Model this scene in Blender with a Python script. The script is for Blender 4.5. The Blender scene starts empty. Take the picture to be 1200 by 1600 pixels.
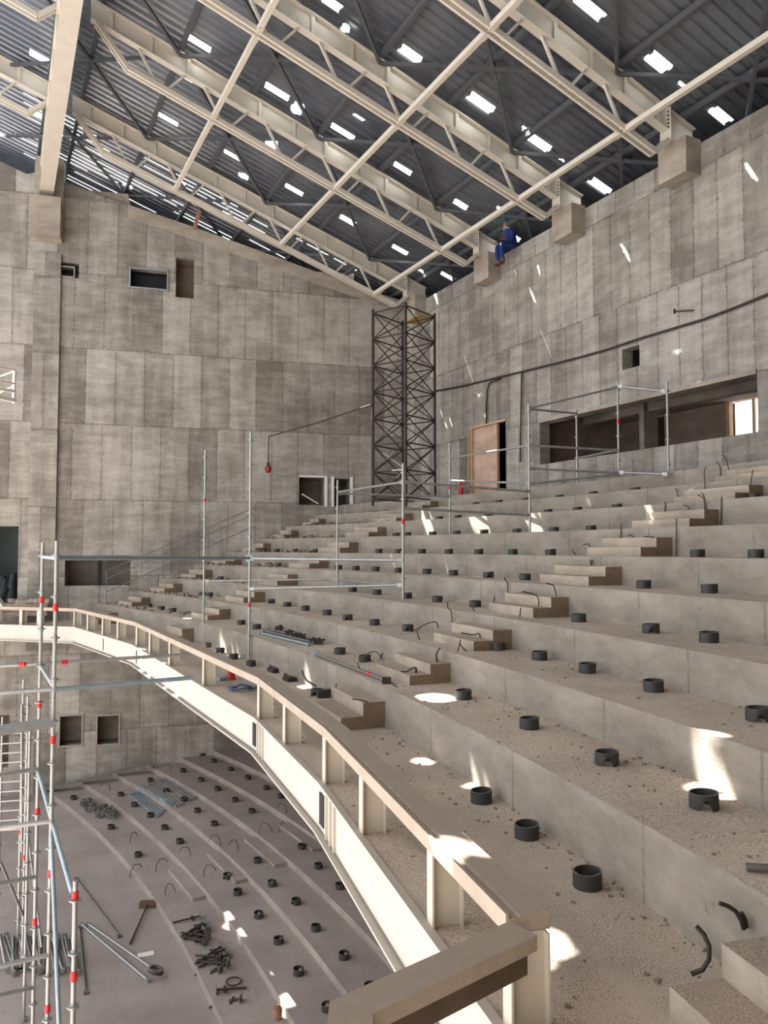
import bpy, math, random
from mathutils import Vector, Matrix
random.seed(7)
C = bpy.context.scene.collection
R = math.radians
pi = math.pi
V = Vector

# ------------------------------------------------------------------ camera frame helpers
EYE = 7.76                       # eye height above the stalls floor; all heights below are relative to the eye
F = 1200.0
PITCH = math.atan(57 / 1200)

def ray(u, v):
    x, z = (u - 600) / F, -(v - 800) / F
    return V((x, math.cos(PITCH) - z * math.sin(PITCH), math.sin(PITCH) + z * math.cos(PITCH)))

ES = V((.46, -.888)).normalized()            # along the rear wall
EN = V((-ES.y, ES.x))                        # out through the rear wall
CEN = V((-46.725, -8.584))                   # centre of the seating arcs
NW = 13.5                                    # rear wall face
KC = V((.655, 28.08))                        # corner of rear and side wall
DL = V((-.961, -.275)).normalized()          # along the side wall, away from that corner
NL = V((-DL.y, DL.x))                        # candidates for the side wall normal
if NL.y < 0: NL = -NL                        # outwards (away from camera)

def at_z(u, v, z): r = ray(u, v); return r * (z / r.z)
def at_y(u, v, y): r = ray(u, v); return r * (y / r.y)
def at_R(u, v, rad):
    r = ray(u, v); k = math.hypot(r.x, r.y); a = V((r.x, r.y)) / k
    b = a.dot(CEN); return r * ((b + math.sqrt(b * b - CEN.dot(CEN) + rad * rad)) / k)
def at_n(u, v, n=NW): r = ray(u, v); return r * (n / (r.x * EN.x + r.y * EN.y))
def at_l(u, v, off=0.0):
    r = ray(u, v); return r * ((KC.dot(NL) + off) / (r.x * NL.x + r.y * NL.y))
def sn(s, n, z): p = ES * s + EN * n; return V((p.x, p.y, z))
def s_of(p): return p.x * ES.x + p.y * ES.y
def n_of(p): return p.x * EN.x + p.y * EN.y
def pol(rad, ph, z): return V((CEN.x + rad * math.cos(ph), CEN.y + rad * math.sin(ph), z))
def rad_of(p): return math.hypot(p.x - CEN.x, p.y - CEN.y)
def phi_of(p): return math.atan2(p.y - CEN.y, p.x - CEN.x)

ZT = [-2.3, -1.79, -1.392, -.978, -.542, -.121, .326, .771, 1.168, 1.564]     # terrace levels
RT = [48.9] + [50.304 + .946 * i for i in range(9)]                          # their front edges
ZS0, HS, RS0, DS = -7.6, .16, 49.0, .95                                    # stalls steps
FLOOR = ZS0 - HS

def on_terrace(u, v):
    best = None
    for i in range(10):
        p = at_z(u, v, ZT[i])
        hi = RT[i + 1] if i < 9 else 61
        if p.y > 0 and RT[i] <= rad_of(p) <= hi and (best is None or p.y < best[0].y): best = (p, i)
        if i:
            p = at_R(u, v, RT[i])
            if ZT[i - 1] <= p.z <= ZT[i] and (best is None or p.y < best[0].y):
                q = pol(RT[i] - .04, phi_of(p), ZT[i - 1]); best = (q, i - 1)
    return best
def on_stalls(u, v):
    best = None
    p = at_z(u, v, FLOOR)
    if rad_of(p) <= RS0: best = (p, -1)
    for i in range(9):
        p = at_z(u, v, ZS0 + i * HS)
        if RS0 + i * DS <= rad_of(p) <= RS0 + (i + 1) * DS and (best is None or p.y < best[0].y): best = (p, i)
    if best is None:
        for i in range(9):
            p = at_R(u, v, RS0 + i * DS + .06)
            if best is None or abs(p.z - (ZS0 + i * HS)) < best[2]: best = (V((p.x, p.y, ZS0 + i * HS)), i, abs(p.z - (ZS0 + i * HS)))
    return best[0], best[1]

# ------------------------------------------------------------------ mesh builder
class MB:
    def __init__(s): s.v = []; s.f = []; s.sm = []
    def add(s, vs, fs, smooth=False):
        o = len(s.v); s.v += [V(x) for x in vs]
        for f in fs: s.f.append([o + i for i in f]); s.sm.append(smooth)
        return s
    def quad(s, *ps): return s.add(ps, [list(range(len(ps)))])
    def box(s, c, size, ax=None):
        X, Y, Z = ax or (V((1, 0, 0)), V((0, 1, 0)), V((0, 0, 1)))
        c = V(c); h = [q / 2 for q in size]
        vs = [c + X * (sx * h[0]) + Y * (sy * h[1]) + Z * (sz * h[2]) for sx in (-1, 1) for sy in (-1, 1) for sz in (-1, 1)]
        return s.add(vs, [(0, 1, 3, 2), (4, 6, 7, 5), (0, 4, 5, 1), (2, 3, 7, 6), (0, 2, 6, 4), (1, 5, 7, 3)])
    def bar(s, a, b, w, h, up=(0, 0, 1)):
        a, b = V(a), V(b); d = (b - a); L = d.length; d.normalize(); up = V(up)
        X = d.cross(up)
        if X.length < 1e-4: X = d.cross(V((1, 0, 0)))
        X.normalize(); U = X.cross(d)
        return s.box((a + b) / 2, (L, w, h), (d, X, U))
    def tube(s, a, b, r, n=10, r2=None):
        a, b = V(a), V(b); d = (b - a).normalized(); r2 = r if r2 is None else r2
        X = d.cross(V((0, 0, 1)))
        if X.length < 1e-3: X = V((1, 0, 0))
        X.normalize(); Y = d.cross(X)
        ring = [X * math.cos(2 * pi * k / n) + Y * math.sin(2 * pi * k / n) for k in range(n)]
        vs = [a + q * r for q in ring] + [b + q * r2 for q in ring]
        s.add(vs, [(k, (k + 1) % n, n + (k + 1) % n, n + k) for k in range(n)], True)
        s.add([a + q * r for q in ring], [list(range(n))[::-1]]); s.add([b + q * r2 for q in ring], [list(range(n))])
        return s
    def path(s, pts, r, n=8, taper=None):
        pts = [V(p) for p in pts]; rings = []
        prev = None
        for i, p in enumerate(pts):
            d = (pts[min(i + 1, len(pts) - 1)] - pts[max(i - 1, 0)]).normalized()
            X = prev - d * prev.dot(d) if prev is not None else d.cross(V((0, 0, 1)))
            if X.length < 1e-3: X = d.cross(V((1, 0, 0)))
            X.normalize(); prev = X; Y = d.cross(X)
            rr = r if taper is None else r * taper[i]
            rings.append([p + (X * math.cos(2 * pi * k / n) + Y * math.sin(2 * pi * k / n)) * rr for k in range(n)])
        vs = [q for ring in rings for q in ring]
        fs = [(i * n + k, i * n + (k + 1) % n, (i + 1) * n + (k + 1) % n, (i + 1) * n + k) for i in range(len(pts) - 1) for k in range(n)]
        s.add(vs, fs, True)
        s.add(rings[0], [list(range(n))[::-1]]); s.add(rings[-1], [list(range(n))])
        return s
    def arc(s, phis, prof, caps=True):
        """sweep a closed (radius, height) profile around the seating centre"""
        m = len(prof)
        vs = [pol(r, ph, z) for ph in phis for r, z in prof]
        fs = [(i * m + k, i * m + (k + 1) % m, (i + 1) * m + (k + 1) % m, (i + 1) * m + k) for i in range(len(phis) - 1) for k in range(m)]
        if caps: fs += [tuple(range(m))[::-1], tuple((len(phis) - 1) * m + k for k in range(m))]
        return s.add(vs, fs)
    def build(s, name, mat, parent=None, local=False, fix=True):
        me = bpy.data.meshes.new(name)
        o = V((0, 0, 0))
        if parent is not None and not local: o = parent.get('_o') and V(parent['_o']) or V((0, 0, 0))
        off = V((0, 0, 0)) if local else V((0, 0, EYE))
        me.from_pydata([tuple(q + off - o) for q in s.v], [], s.f)
        me.polygons.foreach_set('use_smooth', s.sm)
        if fix:
            import bmesh
            bm = bmesh.new(); bm.from_mesh(me); bmesh.ops.recalc_face_normals(bm, faces=bm.faces); bm.to_mesh(me); bm.free()
        for q in (mat if isinstance(mat, (list, tuple)) else [mat]): me.materials.append(q)
        me.update()
        ob = bpy.data.objects.new(name, me); C.objects.link(ob)
        if parent is not None:
            ob.parent = parent
            if parent.get('_o') and not local: ob['_o'] = tuple(parent['_o'])
        return ob

def tag(o, label, cat, group=None, kind=None):
    o['label'] = label; o['category'] = cat
    if group: o['group'] = group
    if kind: o['kind'] = kind
    return o
ROOTS = []
def thing(name, label, cat, loc, group=None):
    o = bpy.data.objects.new(name, None); C.objects.link(o)
    p = V(loc) + V((0, 0, EYE)); o.location = p; o['_o'] = tuple(p); o.empty_display_size = .1
    ROOTS.append(o)
    return tag(o, label, cat, group)
def single(mb, name, mat, label, cat, group=None, loc=None):
    """a thing that is one mesh, with its origin at loc"""
    o = mb.build(name, mat)
    if loc is not None:
        p = V(loc) + V((0, 0, EYE))
        o.data.transform(Matrix.Translation(-p)); o.location = p
    return tag(o, label, cat, group)
def struct(mb, name, mat, label=None, parent=None):
    o = mb.build(name, mat, parent); o['kind'] = 'structure'
    if label: o['label'] = label; o['category'] = label.split()[-1] if False else 'building shell'
    return o
ORD = ['first', 'second', 'third', 'fourth', 'fifth', 'sixth', 'seventh', 'eighth', 'ninth', 'tenth', 'eleventh', 'twelfth', 'thirteenth',
       'fourteenth', 'fifteenth', 'sixteenth', 'seventeenth', 'eighteenth', 'nineteenth', 'twentieth']

# ------------------------------------------------------------------ materials
def srgb(r, g, b):
    f = lambda c: (c / 255 / 12.92) if c / 255 <= .04045 else ((c / 255 + .055) / 1.055) ** 2.4
    return (f(r), f(g), f(b), 1)
class NT:
    def __init__(s, name):
        s.m = bpy.data.materials.new(name); s.m.use_nodes = True; s.t = s.m.node_tree; s.t.nodes.clear()
        s.out = s.n('ShaderNodeOutputMaterial'); s.b = s.n('ShaderNodeBsdfPrincipled'); s.l(s.b.outputs[0], s.out.inputs[0])
    def n(s, t, **k):
        x = s.t.nodes.new(t)
        for a, b in k.items(): setattr(x, a, b)
        return x
    def l(s, a, b): s.t.links.new(a, b)
    def set(s, node, **k):
        for a, b in k.items():
            i = node.inputs[a.replace('_', ' ')]
            if hasattr(b, 'is_linked') or hasattr(b, 'links'): s.l(b, i)
            else: i.default_value = b
        return node
    def coord(s, kind='Object', scale=(1, 1, 1)):
        c = s.n('ShaderNodeTexCoord').outputs[kind]
        m = s.n('ShaderNodeMapping'); m.inputs['Scale'].default_value = scale; s.l(c, m.inputs[0]); return m.outputs[0]
    def geo(s): return s.n('ShaderNodeNewGeometry')
    def pos(s, scale=(1, 1, 1)):
        m = s.n('ShaderNodeMapping'); m.inputs['Scale'].default_value = scale; s.l(s.geo().outputs['Position'], m.inputs[0]); return m.outputs[0]
    def noise(s, vec, scale, detail=6, rough=.6):
        x = s.n('ShaderNodeTexNoise'); s.l(vec, x.inputs['Vector'])
        x.inputs['Scale'].default_value = scale; x.inputs['Detail'].default_value = detail; x.inputs['Roughness'].default_value = rough
        return x.outputs['Fac']
    def ramp(s, fac, lo, hi, a=0., b=1.):
        x = s.n('ShaderNodeMapRange'); s.l(fac, x.inputs[0]); x.inputs[1].default_value = lo; x.inputs[2].default_value = hi
        x.inputs[3].default_value = a; x.inputs[4].default_value = b; return x.outputs[0]
    def math(s, op, a, b=0.):
        x = s.n('ShaderNodeMath', operation=op)
        for i, q in enumerate((a, b)):
            if isinstance(q, (int, float)): x.inputs[i].default_value = q
            else: s.l(q, x.inputs[i])
        return x.outputs[0]
    def mix(s, fac, a, b, mode='MIX'):
        x = s.n('ShaderNodeMix', data_type='RGBA', blend_type=mode)
        for i, q in ((0, fac), (6, a), (7, b)):
            if isinstance(q, (int, float, tuple)): x.inputs[i].default_value = q
            else: s.l(q, x.inputs[i])
        return x.outputs[2]
    def bump(s, h, strength=.3, dist=.02):
        x = s.n('ShaderNodeBump'); x.inputs['Strength'].default_value = strength; x.inputs['Distance'].default_value = dist
        s.l(h, x.inputs['Height']); s.l(x.outputs[0], s.b.inputs['Normal'])

def mat_wall(name, dark, mid, light, pw=.93, ph=2.5, off=.35, ox=0., oz=0.):
    t = NT(name)
    c = t.coord('Object'); sep = t.n('ShaderNodeSeparateXYZ'); t.l(c, sep.inputs[0])
    cmb = t.n('ShaderNodeCombineXYZ')
    t.l(t.math('ADD', sep.outputs[0], 100 + ox), cmb.inputs[0]); t.l(t.math('ADD', sep.outputs[2], 50 + oz), cmb.inputs[1])
    v = cmb.outputs[0]
    # warp slightly so that the board joints are not ruler straight
    br = t.n('ShaderNodeTexBrick', offset=off, offset_frequency=2); t.l(v, br.inputs['Vector'])
    t.set(br, Color1=(0, 0, 0, 1), Color2=(1, 1, 1, 1), Mortar=(.5, .5, .5, 1), Scale=1., Mortar_Size=.012, Mortar_Smooth=.6, Bias=0., Brick_Width=pw, Row_Height=ph)
    panel = br.outputs['Color']; mort = br.outputs['Fac']
    big = t.ramp(t.noise(v, .55, 7, .62), .35, .68)
    m2 = t.n('ShaderNodeMapping'); m2.inputs['Scale'].default_value = (5, .55, 1); t.l(v, m2.inputs[0])
    streak = t.ramp(t.noise(m2.outputs[0], .55, 8, .66), .38, .66)
    m3 = t.n('ShaderNodeMapping'); m3.inputs['Scale'].default_value = (.8, 2.6, 1); t.l(v, m3.inputs[0])
    horiz = t.ramp(t.noise(m3.outputs[0], 1.3, 9, .72), .42, .62)
    fac = t.math('ADD', t.math('MULTIPLY', panel, .32), t.math('ADD', t.math('MULTIPLY', big, .26), t.math('ADD', t.math('MULTIPLY', streak, .2), t.math('MULTIPLY', horiz, .2))))
    col = t.mix(t.ramp(fac, .2, .55), dark, mid); col = t.mix(t.ramp(fac, .52, .9), col, light)
    fine = t.noise(v, 9, 10, .75)
    col = t.mix(t.ramp(fine, .6, .74, 0, .55), col, (dark[0] * .5, dark[1] * .48, dark[2] * .45, 1))
    # pits and tie holes cluster near the joints
    near = t.n('ShaderNodeTexBrick', offset=off, offset_frequency=2); t.l(v, near.inputs['Vector'])
    t.set(near, Color1=(0, 0, 0, 1), Color2=(0, 0, 0, 1), Mortar=(1, 1, 1, 1), Scale=1., Mortar_Size=.09, Mortar_Smooth=.9, Bias=0., Brick_Width=pw, Row_Height=ph)
    pits = t.ramp(t.noise(v, 15, 6, .75), .53, .61)
    jf = t.math('MULTIPLY', mort, t.ramp(t.noise(v, 2.6, 7, .75), .4, .56, .08, .95))
    pf = t.math('MULTIPLY', t.math('MULTIPLY', near.outputs['Fac'], pits), .8)
    col = t.mix(t.math('MAXIMUM', jf, pf), col, (dark[0] * .33, dark[1] * .31, dark[2] * .28, 1))
    chalk = t.ramp(t.noise(v, 3.1, 9, .8), .62, .72, 0, .35)
    col = t.mix(chalk, col, light)
    t.l(col, t.b.inputs['Base Color']); t.b.inputs['Roughness'].default_value = .93
    t.bump(t.math('SUBTRACT', t.noise(v, 5, 10, .7), t.math('MULTIPLY', mort, .6)), .35, .03)
    return t.m

def mat_floor(name, dust, face, dark, speck=.5, scale=1., joints=False):
    t = NT(name); p = t.pos()
    nz = t.n('ShaderNodeSeparateXYZ'); t.l(t.geo().outputs['Normal'], nz.inputs[0])
    up = t.ramp(nz.outputs[2], .3, .8)
    a = t.noise(p, .9 * scale, 8, .65); b = t.noise(p, 5 * scale, 8, .7); g = t.noise(p, 85, 3, .6); g2 = t.noise(p, 26, 5, .7)
    tread = t.mix(t.ramp(a, .35, .66), (dust[0] * .78, dust[1] * .77, dust[2] * .77, 1), (dust[0] * 1.12, dust[1] * 1.11, dust[2] * 1.09, 1))
    tread = t.mix(t.math('MULTIPLY', t.ramp(g, .53, .6), t.ramp(b, .4, .6, .25, speck)), tread, dark)
    tread = t.mix(t.math('MULTIPLY', t.ramp(g, .46, .38), t.ramp(b, .4, .6, .1, speck * .7)), tread, (min(1, dust[0] * 1.7), min(1, dust[1] * 1.7), min(1, dust[2] * 1.7), 1))
    tread = t.mix(t.ramp(g2, .62, .72, 0, .4), tread, dark)
    pm = t.pos((1, 1, 2.2))
    c = t.noise(pm, 1.1, 9, .7); d = t.noise(t.pos((2.2, 2.2, .5)), 1.3, 8, .7)
    ris = t.mix(t.ramp(c, .36, .64), (face[0] * .72, face[1] * .71, face[2] * .69, 1), (face[0] * 1.14, face[1] * 1.14, face[2] * 1.13, 1))
    ris = t.mix(t.ramp(d, .55, .72, 0, .5), ris, (dust[0] * .7, dust[1] * .66, dust[2] * .62, 1))
    ris = t.mix(t.ramp(t.noise(p, 17, 6, .75), .61, .7, 0, .7), ris, dark)
    if joints:
        sp = t.n('ShaderNodeSeparateXYZ'); t.l(t.geo().outputs['Position'], sp.inputs[0])
        ph = t.math('MULTIPLY', t.math('ARCTAN2', t.math('SUBTRACT', sp.outputs[1], CEN.y), t.math('SUBTRACT', sp.outputs[0], CEN.x)), 180 / pi)
        fr = t.math('FRACT', t.math('DIVIDE', t.math('SUBTRACT', ph, 19.0 - 21.5), 2.15))
        wob = t.math('MULTIPLY', t.math('SUBTRACT', t.noise(p, 9, 4, .7), .5), .03)
        ln = t.ramp(t.math('ABSOLUTE', t.math('SUBTRACT', t.math('ADD', fr, wob), .5)), .004, .012, 1, 0)
        ris = t.mix(t.math('MULTIPLY', ln, t.ramp(t.noise(p, 4, 5, .7), .38, .5, .1, .5)), ris, dark)
    col = t.mix(up, ris, tread)
    t.l(col, t.b.inputs['Base Color']); t.b.inputs['Roughness'].default_value = .95
    t.bump(t.math('ADD', t.noise(p, 6, 10, .7), t.math('MULTIPLY', g, .5)), .45, .02)
    return t.m

def mat_paint(name, col, rough=.5, metal=0., dust=None, wear=.12, scale=3., dustamt=.85):
    t = NT(name); p = t.pos()
    a = t.noise(p, scale, 8, .7)
    k = 1 - wear * 2
    c = t.mix(t.ramp(a, .35, .68), (col[0] * k, col[1] * k, col[2] * k, 1), col)
    c = t.mix(t.ramp(t.noise(p, scale * 5, 6, .75), .62, .72, 0, wear * 3), c, (col[0] * .45, col[1] * .4, col[2] * .35, 1))
    if dust:
        nz = t.n('ShaderNodeSeparateXYZ'); t.l(t.geo().outputs['Normal'], nz.inputs[0])
        f = t.math('MULTIPLY', t.ramp(nz.outputs[2], .5, .85, 0, dustamt), t.ramp(t.noise(p, 7, 6, .7), .25, .5, .6, 1))
        c = t.mix(f, c, dust)
    t.l(c, t.b.inputs['Base Color']); t.b.inputs['Roughness'].default_value = rough; t.b.inputs['Metallic'].default_value = metal
    return t.m

WALLD, WALLM, WALLL = srgb(108, 102, 94), srgb(147, 142, 134), srgb(178, 174, 167)
M = {}
M['wall'] = mat_wall('concrete_side_wall', WALLD, WALLM, WALLL, .93, 2.5, .42, .3, .9)
M['wall_r'] = mat_wall('concrete_rear_wall', WALLD, WALLM, WALLL, .62, 2.35, .3, .1, .55)
M['corbel'] = mat_floor('concrete_corbel', srgb(150, 140, 128), srgb(158, 148, 136), srgb(80, 72, 64), .4)
M['terrace'] = mat_floor('dusty_concrete_terrace', srgb(176, 162, 147), srgb(143, 135, 125), srgb(92, 80, 70), .7, joints=True)
M['step'] = mat_floor('raw_concrete_step', srgb(158, 143, 128), srgb(164, 152, 138), srgb(90, 76, 64), .8)
M['endface'] = mat_floor('brown_shaded_form_face', srgb(130, 112, 94), srgb(126, 108, 90), srgb(80, 66, 54), .5)  # raw concrete brown, deepened for the shade on the step ends
M['stalls'] = mat_floor('dusty_stalls_floor', srgb(152, 141, 136), srgb(146, 136, 129), srgb(78, 68, 62), .6, .7)
M['inside'] = mat_floor('rough_plaster', srgb(120, 108, 98), srgb(132, 124, 116), srgb(70, 62, 56), .4)
M['roomdark'] = mat_floor('bare_brown_block_wall', srgb(140, 122, 108), srgb(140, 124, 112), srgb(80, 70, 62), .4)
M['pinkboard'] = mat_floor('pink_block_infill', srgb(180, 150, 130), srgb(188, 160, 142), srgb(120, 92, 78), .3)
M['cream'] = mat_paint('cream_primed_steel', srgb(192, 185, 172), .5, 0, srgb(150, 136, 122), .07)
M['truss'] = mat_paint('cream_painted_beam', srgb(202, 195, 182), .55, 0, None, .06)
M['fascia'] = mat_paint('white_primed_plate', srgb(186, 181, 172), .6, 0, srgb(160, 149, 137), .06, 2.)
M['raildust'] = mat_paint('dusty_cream_channel', srgb(170, 157, 141), .6, 0, srgb(142, 127, 113), .12)
M['galv'] = mat_paint('galvanised_steel', srgb(164, 166, 166), .42, .6, None, .1, 6.)
M['galvblue'] = mat_paint('bluish_galvanised_steel', srgb(150, 168, 178), .4, .5, None, .1, 6.)
M['olddull'] = mat_paint('dull_grey_steel', srgb(120, 120, 118), .55, .5, srgb(120, 110, 100), .14, 8., .5)
M['lattice'] = mat_paint('dark_rusty_steel', srgb(58, 48, 44), .6, .3, None, .15, 8.)
M['purlin'] = mat_paint('dark_grey_primer', srgb(82, 84, 88), .55, .1, None, .08)
M['black'] = mat_paint('black_plastic_pipe', srgb(54, 54, 53), .5, 0, srgb(110, 100, 90), .15, 5., .7)
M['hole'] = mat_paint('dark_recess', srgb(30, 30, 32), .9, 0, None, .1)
M['hollow'] = mat_paint('dark_recess_and_screen', srgb(36, 38, 46), .7, 0, None, .1)
M['cable'] = mat_paint('black_cable_sheath', srgb(42, 38, 36), .6, 0, None, .1, 8.)
M['red'] = mat_paint('red_plastic', srgb(200, 34, 40), .5, 0, None, .08)
M['redlamp'] = mat_paint('dull_red_paint', srgb(140, 34, 36), .5, 0, None, .08)
M['blue'] = mat_paint('blue_cotton', srgb(30, 50, 116), .9, 0, None, .12, 9.)
M['bluerope'] = mat_paint('blue_rope_fibre', srgb(66, 92, 128), .8, 0, None, .1, 9.)
M['helmet'] = mat_paint('teal_helmet', srgb(40, 120, 140), .4, 0, None, .04)
M['skin'] = mat_paint('skin', srgb(150, 108, 84), .6, 0, None, .03)
M['scarf'] = mat_paint('grey_cloth', srgb(150, 154, 160), .9, 0, None, .1)
M['boot'] = mat_paint('brown_leather', srgb(96, 72, 54), .7, 0, None, .1)
M['wood'] = mat_paint('raw_timber', srgb(190, 158, 124), .8, 0, None, .12, 5.)
M['rust'] = mat_paint('rusty_channel', srgb(150, 110, 84), .8, 0, None, .16, 6.)
M['plyw'] = mat_paint('ochre_board', srgb(172, 146, 96), .8, 0, None, .1)
M['rubble'] = mat_paint('pale_rubble', srgb(165, 152, 138), .95, 0, None, .16, 7.)
M['rubbled'] = mat_paint('brown_rubble', srgb(140, 127, 113), .95, 0, None, .2, 7.)
M['webshade'] = mat_paint('brown_web_recess_shade', srgb(92, 76, 63), .75, .1, None, .15, 7.)  # shade under the rail lip put into the web's dark brown colour
M['tarp'] = mat_paint('black_bag', srgb(40, 44, 50), .5, 0, None, .2, 6.)
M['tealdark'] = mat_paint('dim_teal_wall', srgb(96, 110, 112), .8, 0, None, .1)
M['whitestuff'] = mat_paint('white_plaster', srgb(226, 220, 216), .8, 0, None, .06)

def mat_deck():
    t = NT('corrugated_metal_deck'); p = t.pos()
    a = t.noise(p, .35, 5, .6)
    c = t.mix(t.ramp(a, .35, .65), srgb(104, 110, 120), srgb(142, 148, 156))
    t.l(c, t.b.inputs['Base Color']); t.b.inputs['Metallic'].default_value = .75; t.b.inputs['Roughness'].default_value = .34
    t.bump(t.noise(p, 1.2, 4, .5), .25, .05)
    return t.m
M['deck'] = mat_deck()
def mat_sheet():
    t = NT('translucent_sheet'); tr = t.n('ShaderNodeBsdfTranslucent'); tr.inputs[0].default_value = (.92, .95, .97, 1)
    t.l(tr.outputs[0], t.out.inputs[0]); return t.m
M['sheet'] = mat_sheet()

# ------------------------------------------------------------------ setting: walls with openings
def wall_object(name, mat, origin, along, inward_out, cols, rows, holes, thick, top=None, label=None):
    """wall in its own frame: x along, y into the wall, z up; holes are (x0,x1,z0,z1); top(x) cuts the crest"""
    xs = sorted(set([round(q, 4) for q in cols] + [round(q, 4) for h in holes for q in h[:2]]))
    mb = MB()
    def inside(x, z): return any(h[0] < x < h[1] and h[2] < z < h[3] for h in holes)
    for i in range(len(xs) - 1):
        x0, x1 = xs[i], xs[i + 1]
        zs = sorted(set([round(q, 4) for q in rows] + [round(q, 4) for h in holes if h[0] < (x0 + x1) / 2 < h[1] for q in h[2:]]))
        t0 = top(x0 + 1e-3) if top else rows[-1]; t1 = top(x1 - 1e-3) if top else rows[-1]
        if top: zs = [q for q in zs if q < min(t0, t1) - .01] + [max(t0, t1)]
        for j in range(len(zs) - 1):
            z0, z1 = zs[j], zs[j + 1]
            last = j == len(zs) - 2
            a, b = (t0, t1) if last else (z1, z1)
            if inside((x0 + x1) / 2, (z0 + (a + b) / 2) / 2): continue
            mb.quad((x0, 0, z0), (x1, 0, z0), (x1, 0, b), (x0, 0, a))
            mb.quad((x0, thick, z0), (x0, thick, a), (x1, thick, b), (x1, thick, z0))
        mb.quad((x0, 0, t0), (x1, 0, t1), (x1, thick, t1), (x0, thick, t0))
    for x0, x1, z0, z1 in holes:
        mb.quad((x0, 0, z0), (x0, thick, z0), (x1, thick, z0), (x1, 0, z0))
        mb.quad((x0, 0, z1), (x1, 0, z1), (x1, thick, z1), (x0, thick, z1))
        mb.quad((x0, 0, z0), (x0, 0, z1), (x0, thick, z1), (x0, thick, z0))
        mb.quad((x1, 0, z0), (x1, thick, z0), (x1, thick, z1), (x1, 0, z1))
    for xe in (xs[0], xs[-1]):
        te = top(xe) if top else rows[-1]
        mb.quad((xe, 0, rows[0]), (xe, thick, rows[0]), (xe, thick, te), (xe, 0, te))
    o = mb.build(name, mat, None, local=True, fix=False)
    X = V((along.x, along.y, 0)); Y = V((inward_out.x, inward_out.y, 0)); Z = V((0, 0, 1))
    m = Matrix.Identity(4)
    for r in range(3): m[r][0], m[r][1], m[r][2] = X[r], Y[r], Z[r]
    m.translation = V((origin.x, origin.y, EYE)); o.matrix_world = m
    o['kind'] = 'structure'
    return o

# rear wall frame: x = s - S0 (towards the camera), y = outwards, z relative to the eye
S0 = -24.62
def rect_n(u0, u1, v_tl, v_bl, v_tr=None, v_br=None):
    a, b = at_n(u0, v_tl), at_n(u1, v_tr if v_tr else v_tl); c, d = at_n(u0, v_bl), at_n(u1, v_br if v_br else v_bl)
    return (s_of(a) - S0, s_of(b) - S0, (c.z + d.z) / 2, (a.z + b.z) / 2)
ROOM = rect_n(843, 1183, 660, 732, 586, 667)
SQ = rect_n(972, 999, 547, 579, 538, 571)
DOOR = list(rect_n(738, 790, 668, 780, 661, 775)); DOOR[2] = ZT[9]
TOPZ = 8.74
origin_r = ES * S0 + EN * NW
wall_object('wall_rear', M['wall_r'], origin_r, ES, EN, [0, 30], [-8.1, TOPZ], [ROOM, SQ, tuple(DOOR)], .35)['label'] = 'board-marked concrete wall behind the upper balcony with a long window opening'
def wr(x, y, z): p = origin_r + ES * x + EN * y; return V((p.x, p.y, z))

def flat_box_room(name, mats, corner_fn, x0, x1, y0, y1, z0, z1, back=True, holes=None, cap_x=(True, True)):
    mb = MB(); f = corner_fn
    mb.quad(f(x0, y0, z0), f(x1, y0, z0), f(x1, y1, z0), f(x0, y1, z0))
    mb.quad(f(x0, y0, z1), f(x0, y1, z1), f(x1, y1, z1), f(x1, y0, z1))
    if cap_x[0]: mb.quad(f(x0, y0, z0), f(x0, y1, z0), f(x0, y1, z1), f(x0, y0, z1))
    if cap_x[1]: mb.quad(f(x1, y0, z0), f(x1, y0, z1), f(x1, y1, z1), f(x1, y1, z0))
    if back: mb.quad(f(x0, y1, z0), f(x0, y1, z1), f(x1, y1, z1), f(x1, y1, z0))
    o = mb.build(name, mats, None, fix=False); o['kind'] = 'structure'; return o

# control room behind the long opening: back wall with door leaf opening and a bright outer window
rx0, rx1, rz0, rz1 = ROOM
DEEP = 3.6
bw = at_n(1140, 620, NW + DEEP); bx0 = s_of(bw) - S0
bx1 = s_of(at_n(1200, 620, NW + DEEP)) - S0
bz1 = at_n(1140, 626, NW + DEEP).z; bz0 = at_n(1140, 672, NW + DEEP).z - .3
flat_box_room('wall_control_room', M['roomdark'], wr, rx0 - .6, rx1 + 2.2, .35, DEEP, rz0 - .75, rz1 + .35, back=False)
zz0, zz1, xx0, xx1 = rz0 - .75, rz1 + .35, rx0 - .6, rx1 + 2.2
b1 = s_of(at_n(1010, 650, NW + DEEP)) - S0; b2 = s_of(at_n(1044, 650, NW + DEEP)) - S0
mb = MB()
dz1 = at_n(1012, 652, NW + DEEP).z
for x0, x1, z0, z1 in ((xx0, b1, zz0, zz1), (b1, b2, dz1, zz1), (b2, bx0, zz0, zz1), (bx0, bx1, zz0, bz0), (bx0, bx1, bz1, zz1), (bx1, xx1, zz0, zz1)):
    mb.quad(wr(x0, DEEP, z0), wr(x0, DEEP, z1), wr(x1, DEEP, z1), wr(x1, DEEP, z0))
    mb.quad(wr(x0, DEEP + .2, z0), wr(x0, DEEP + .2, z1), wr(x1, DEEP + .2, z1), wr(x1, DEEP + .2, z0))
o = mb.build('wall_control_room_back', M['roomdark'], fix=False); o['kind'] = 'structure'
flat_box_room('wall_corridor', M['roomdark'], wr, b1 - .2, b2 + .2, DEEP + .2, DEEP + 1.6, zz0, dz1 + .1)
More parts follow.
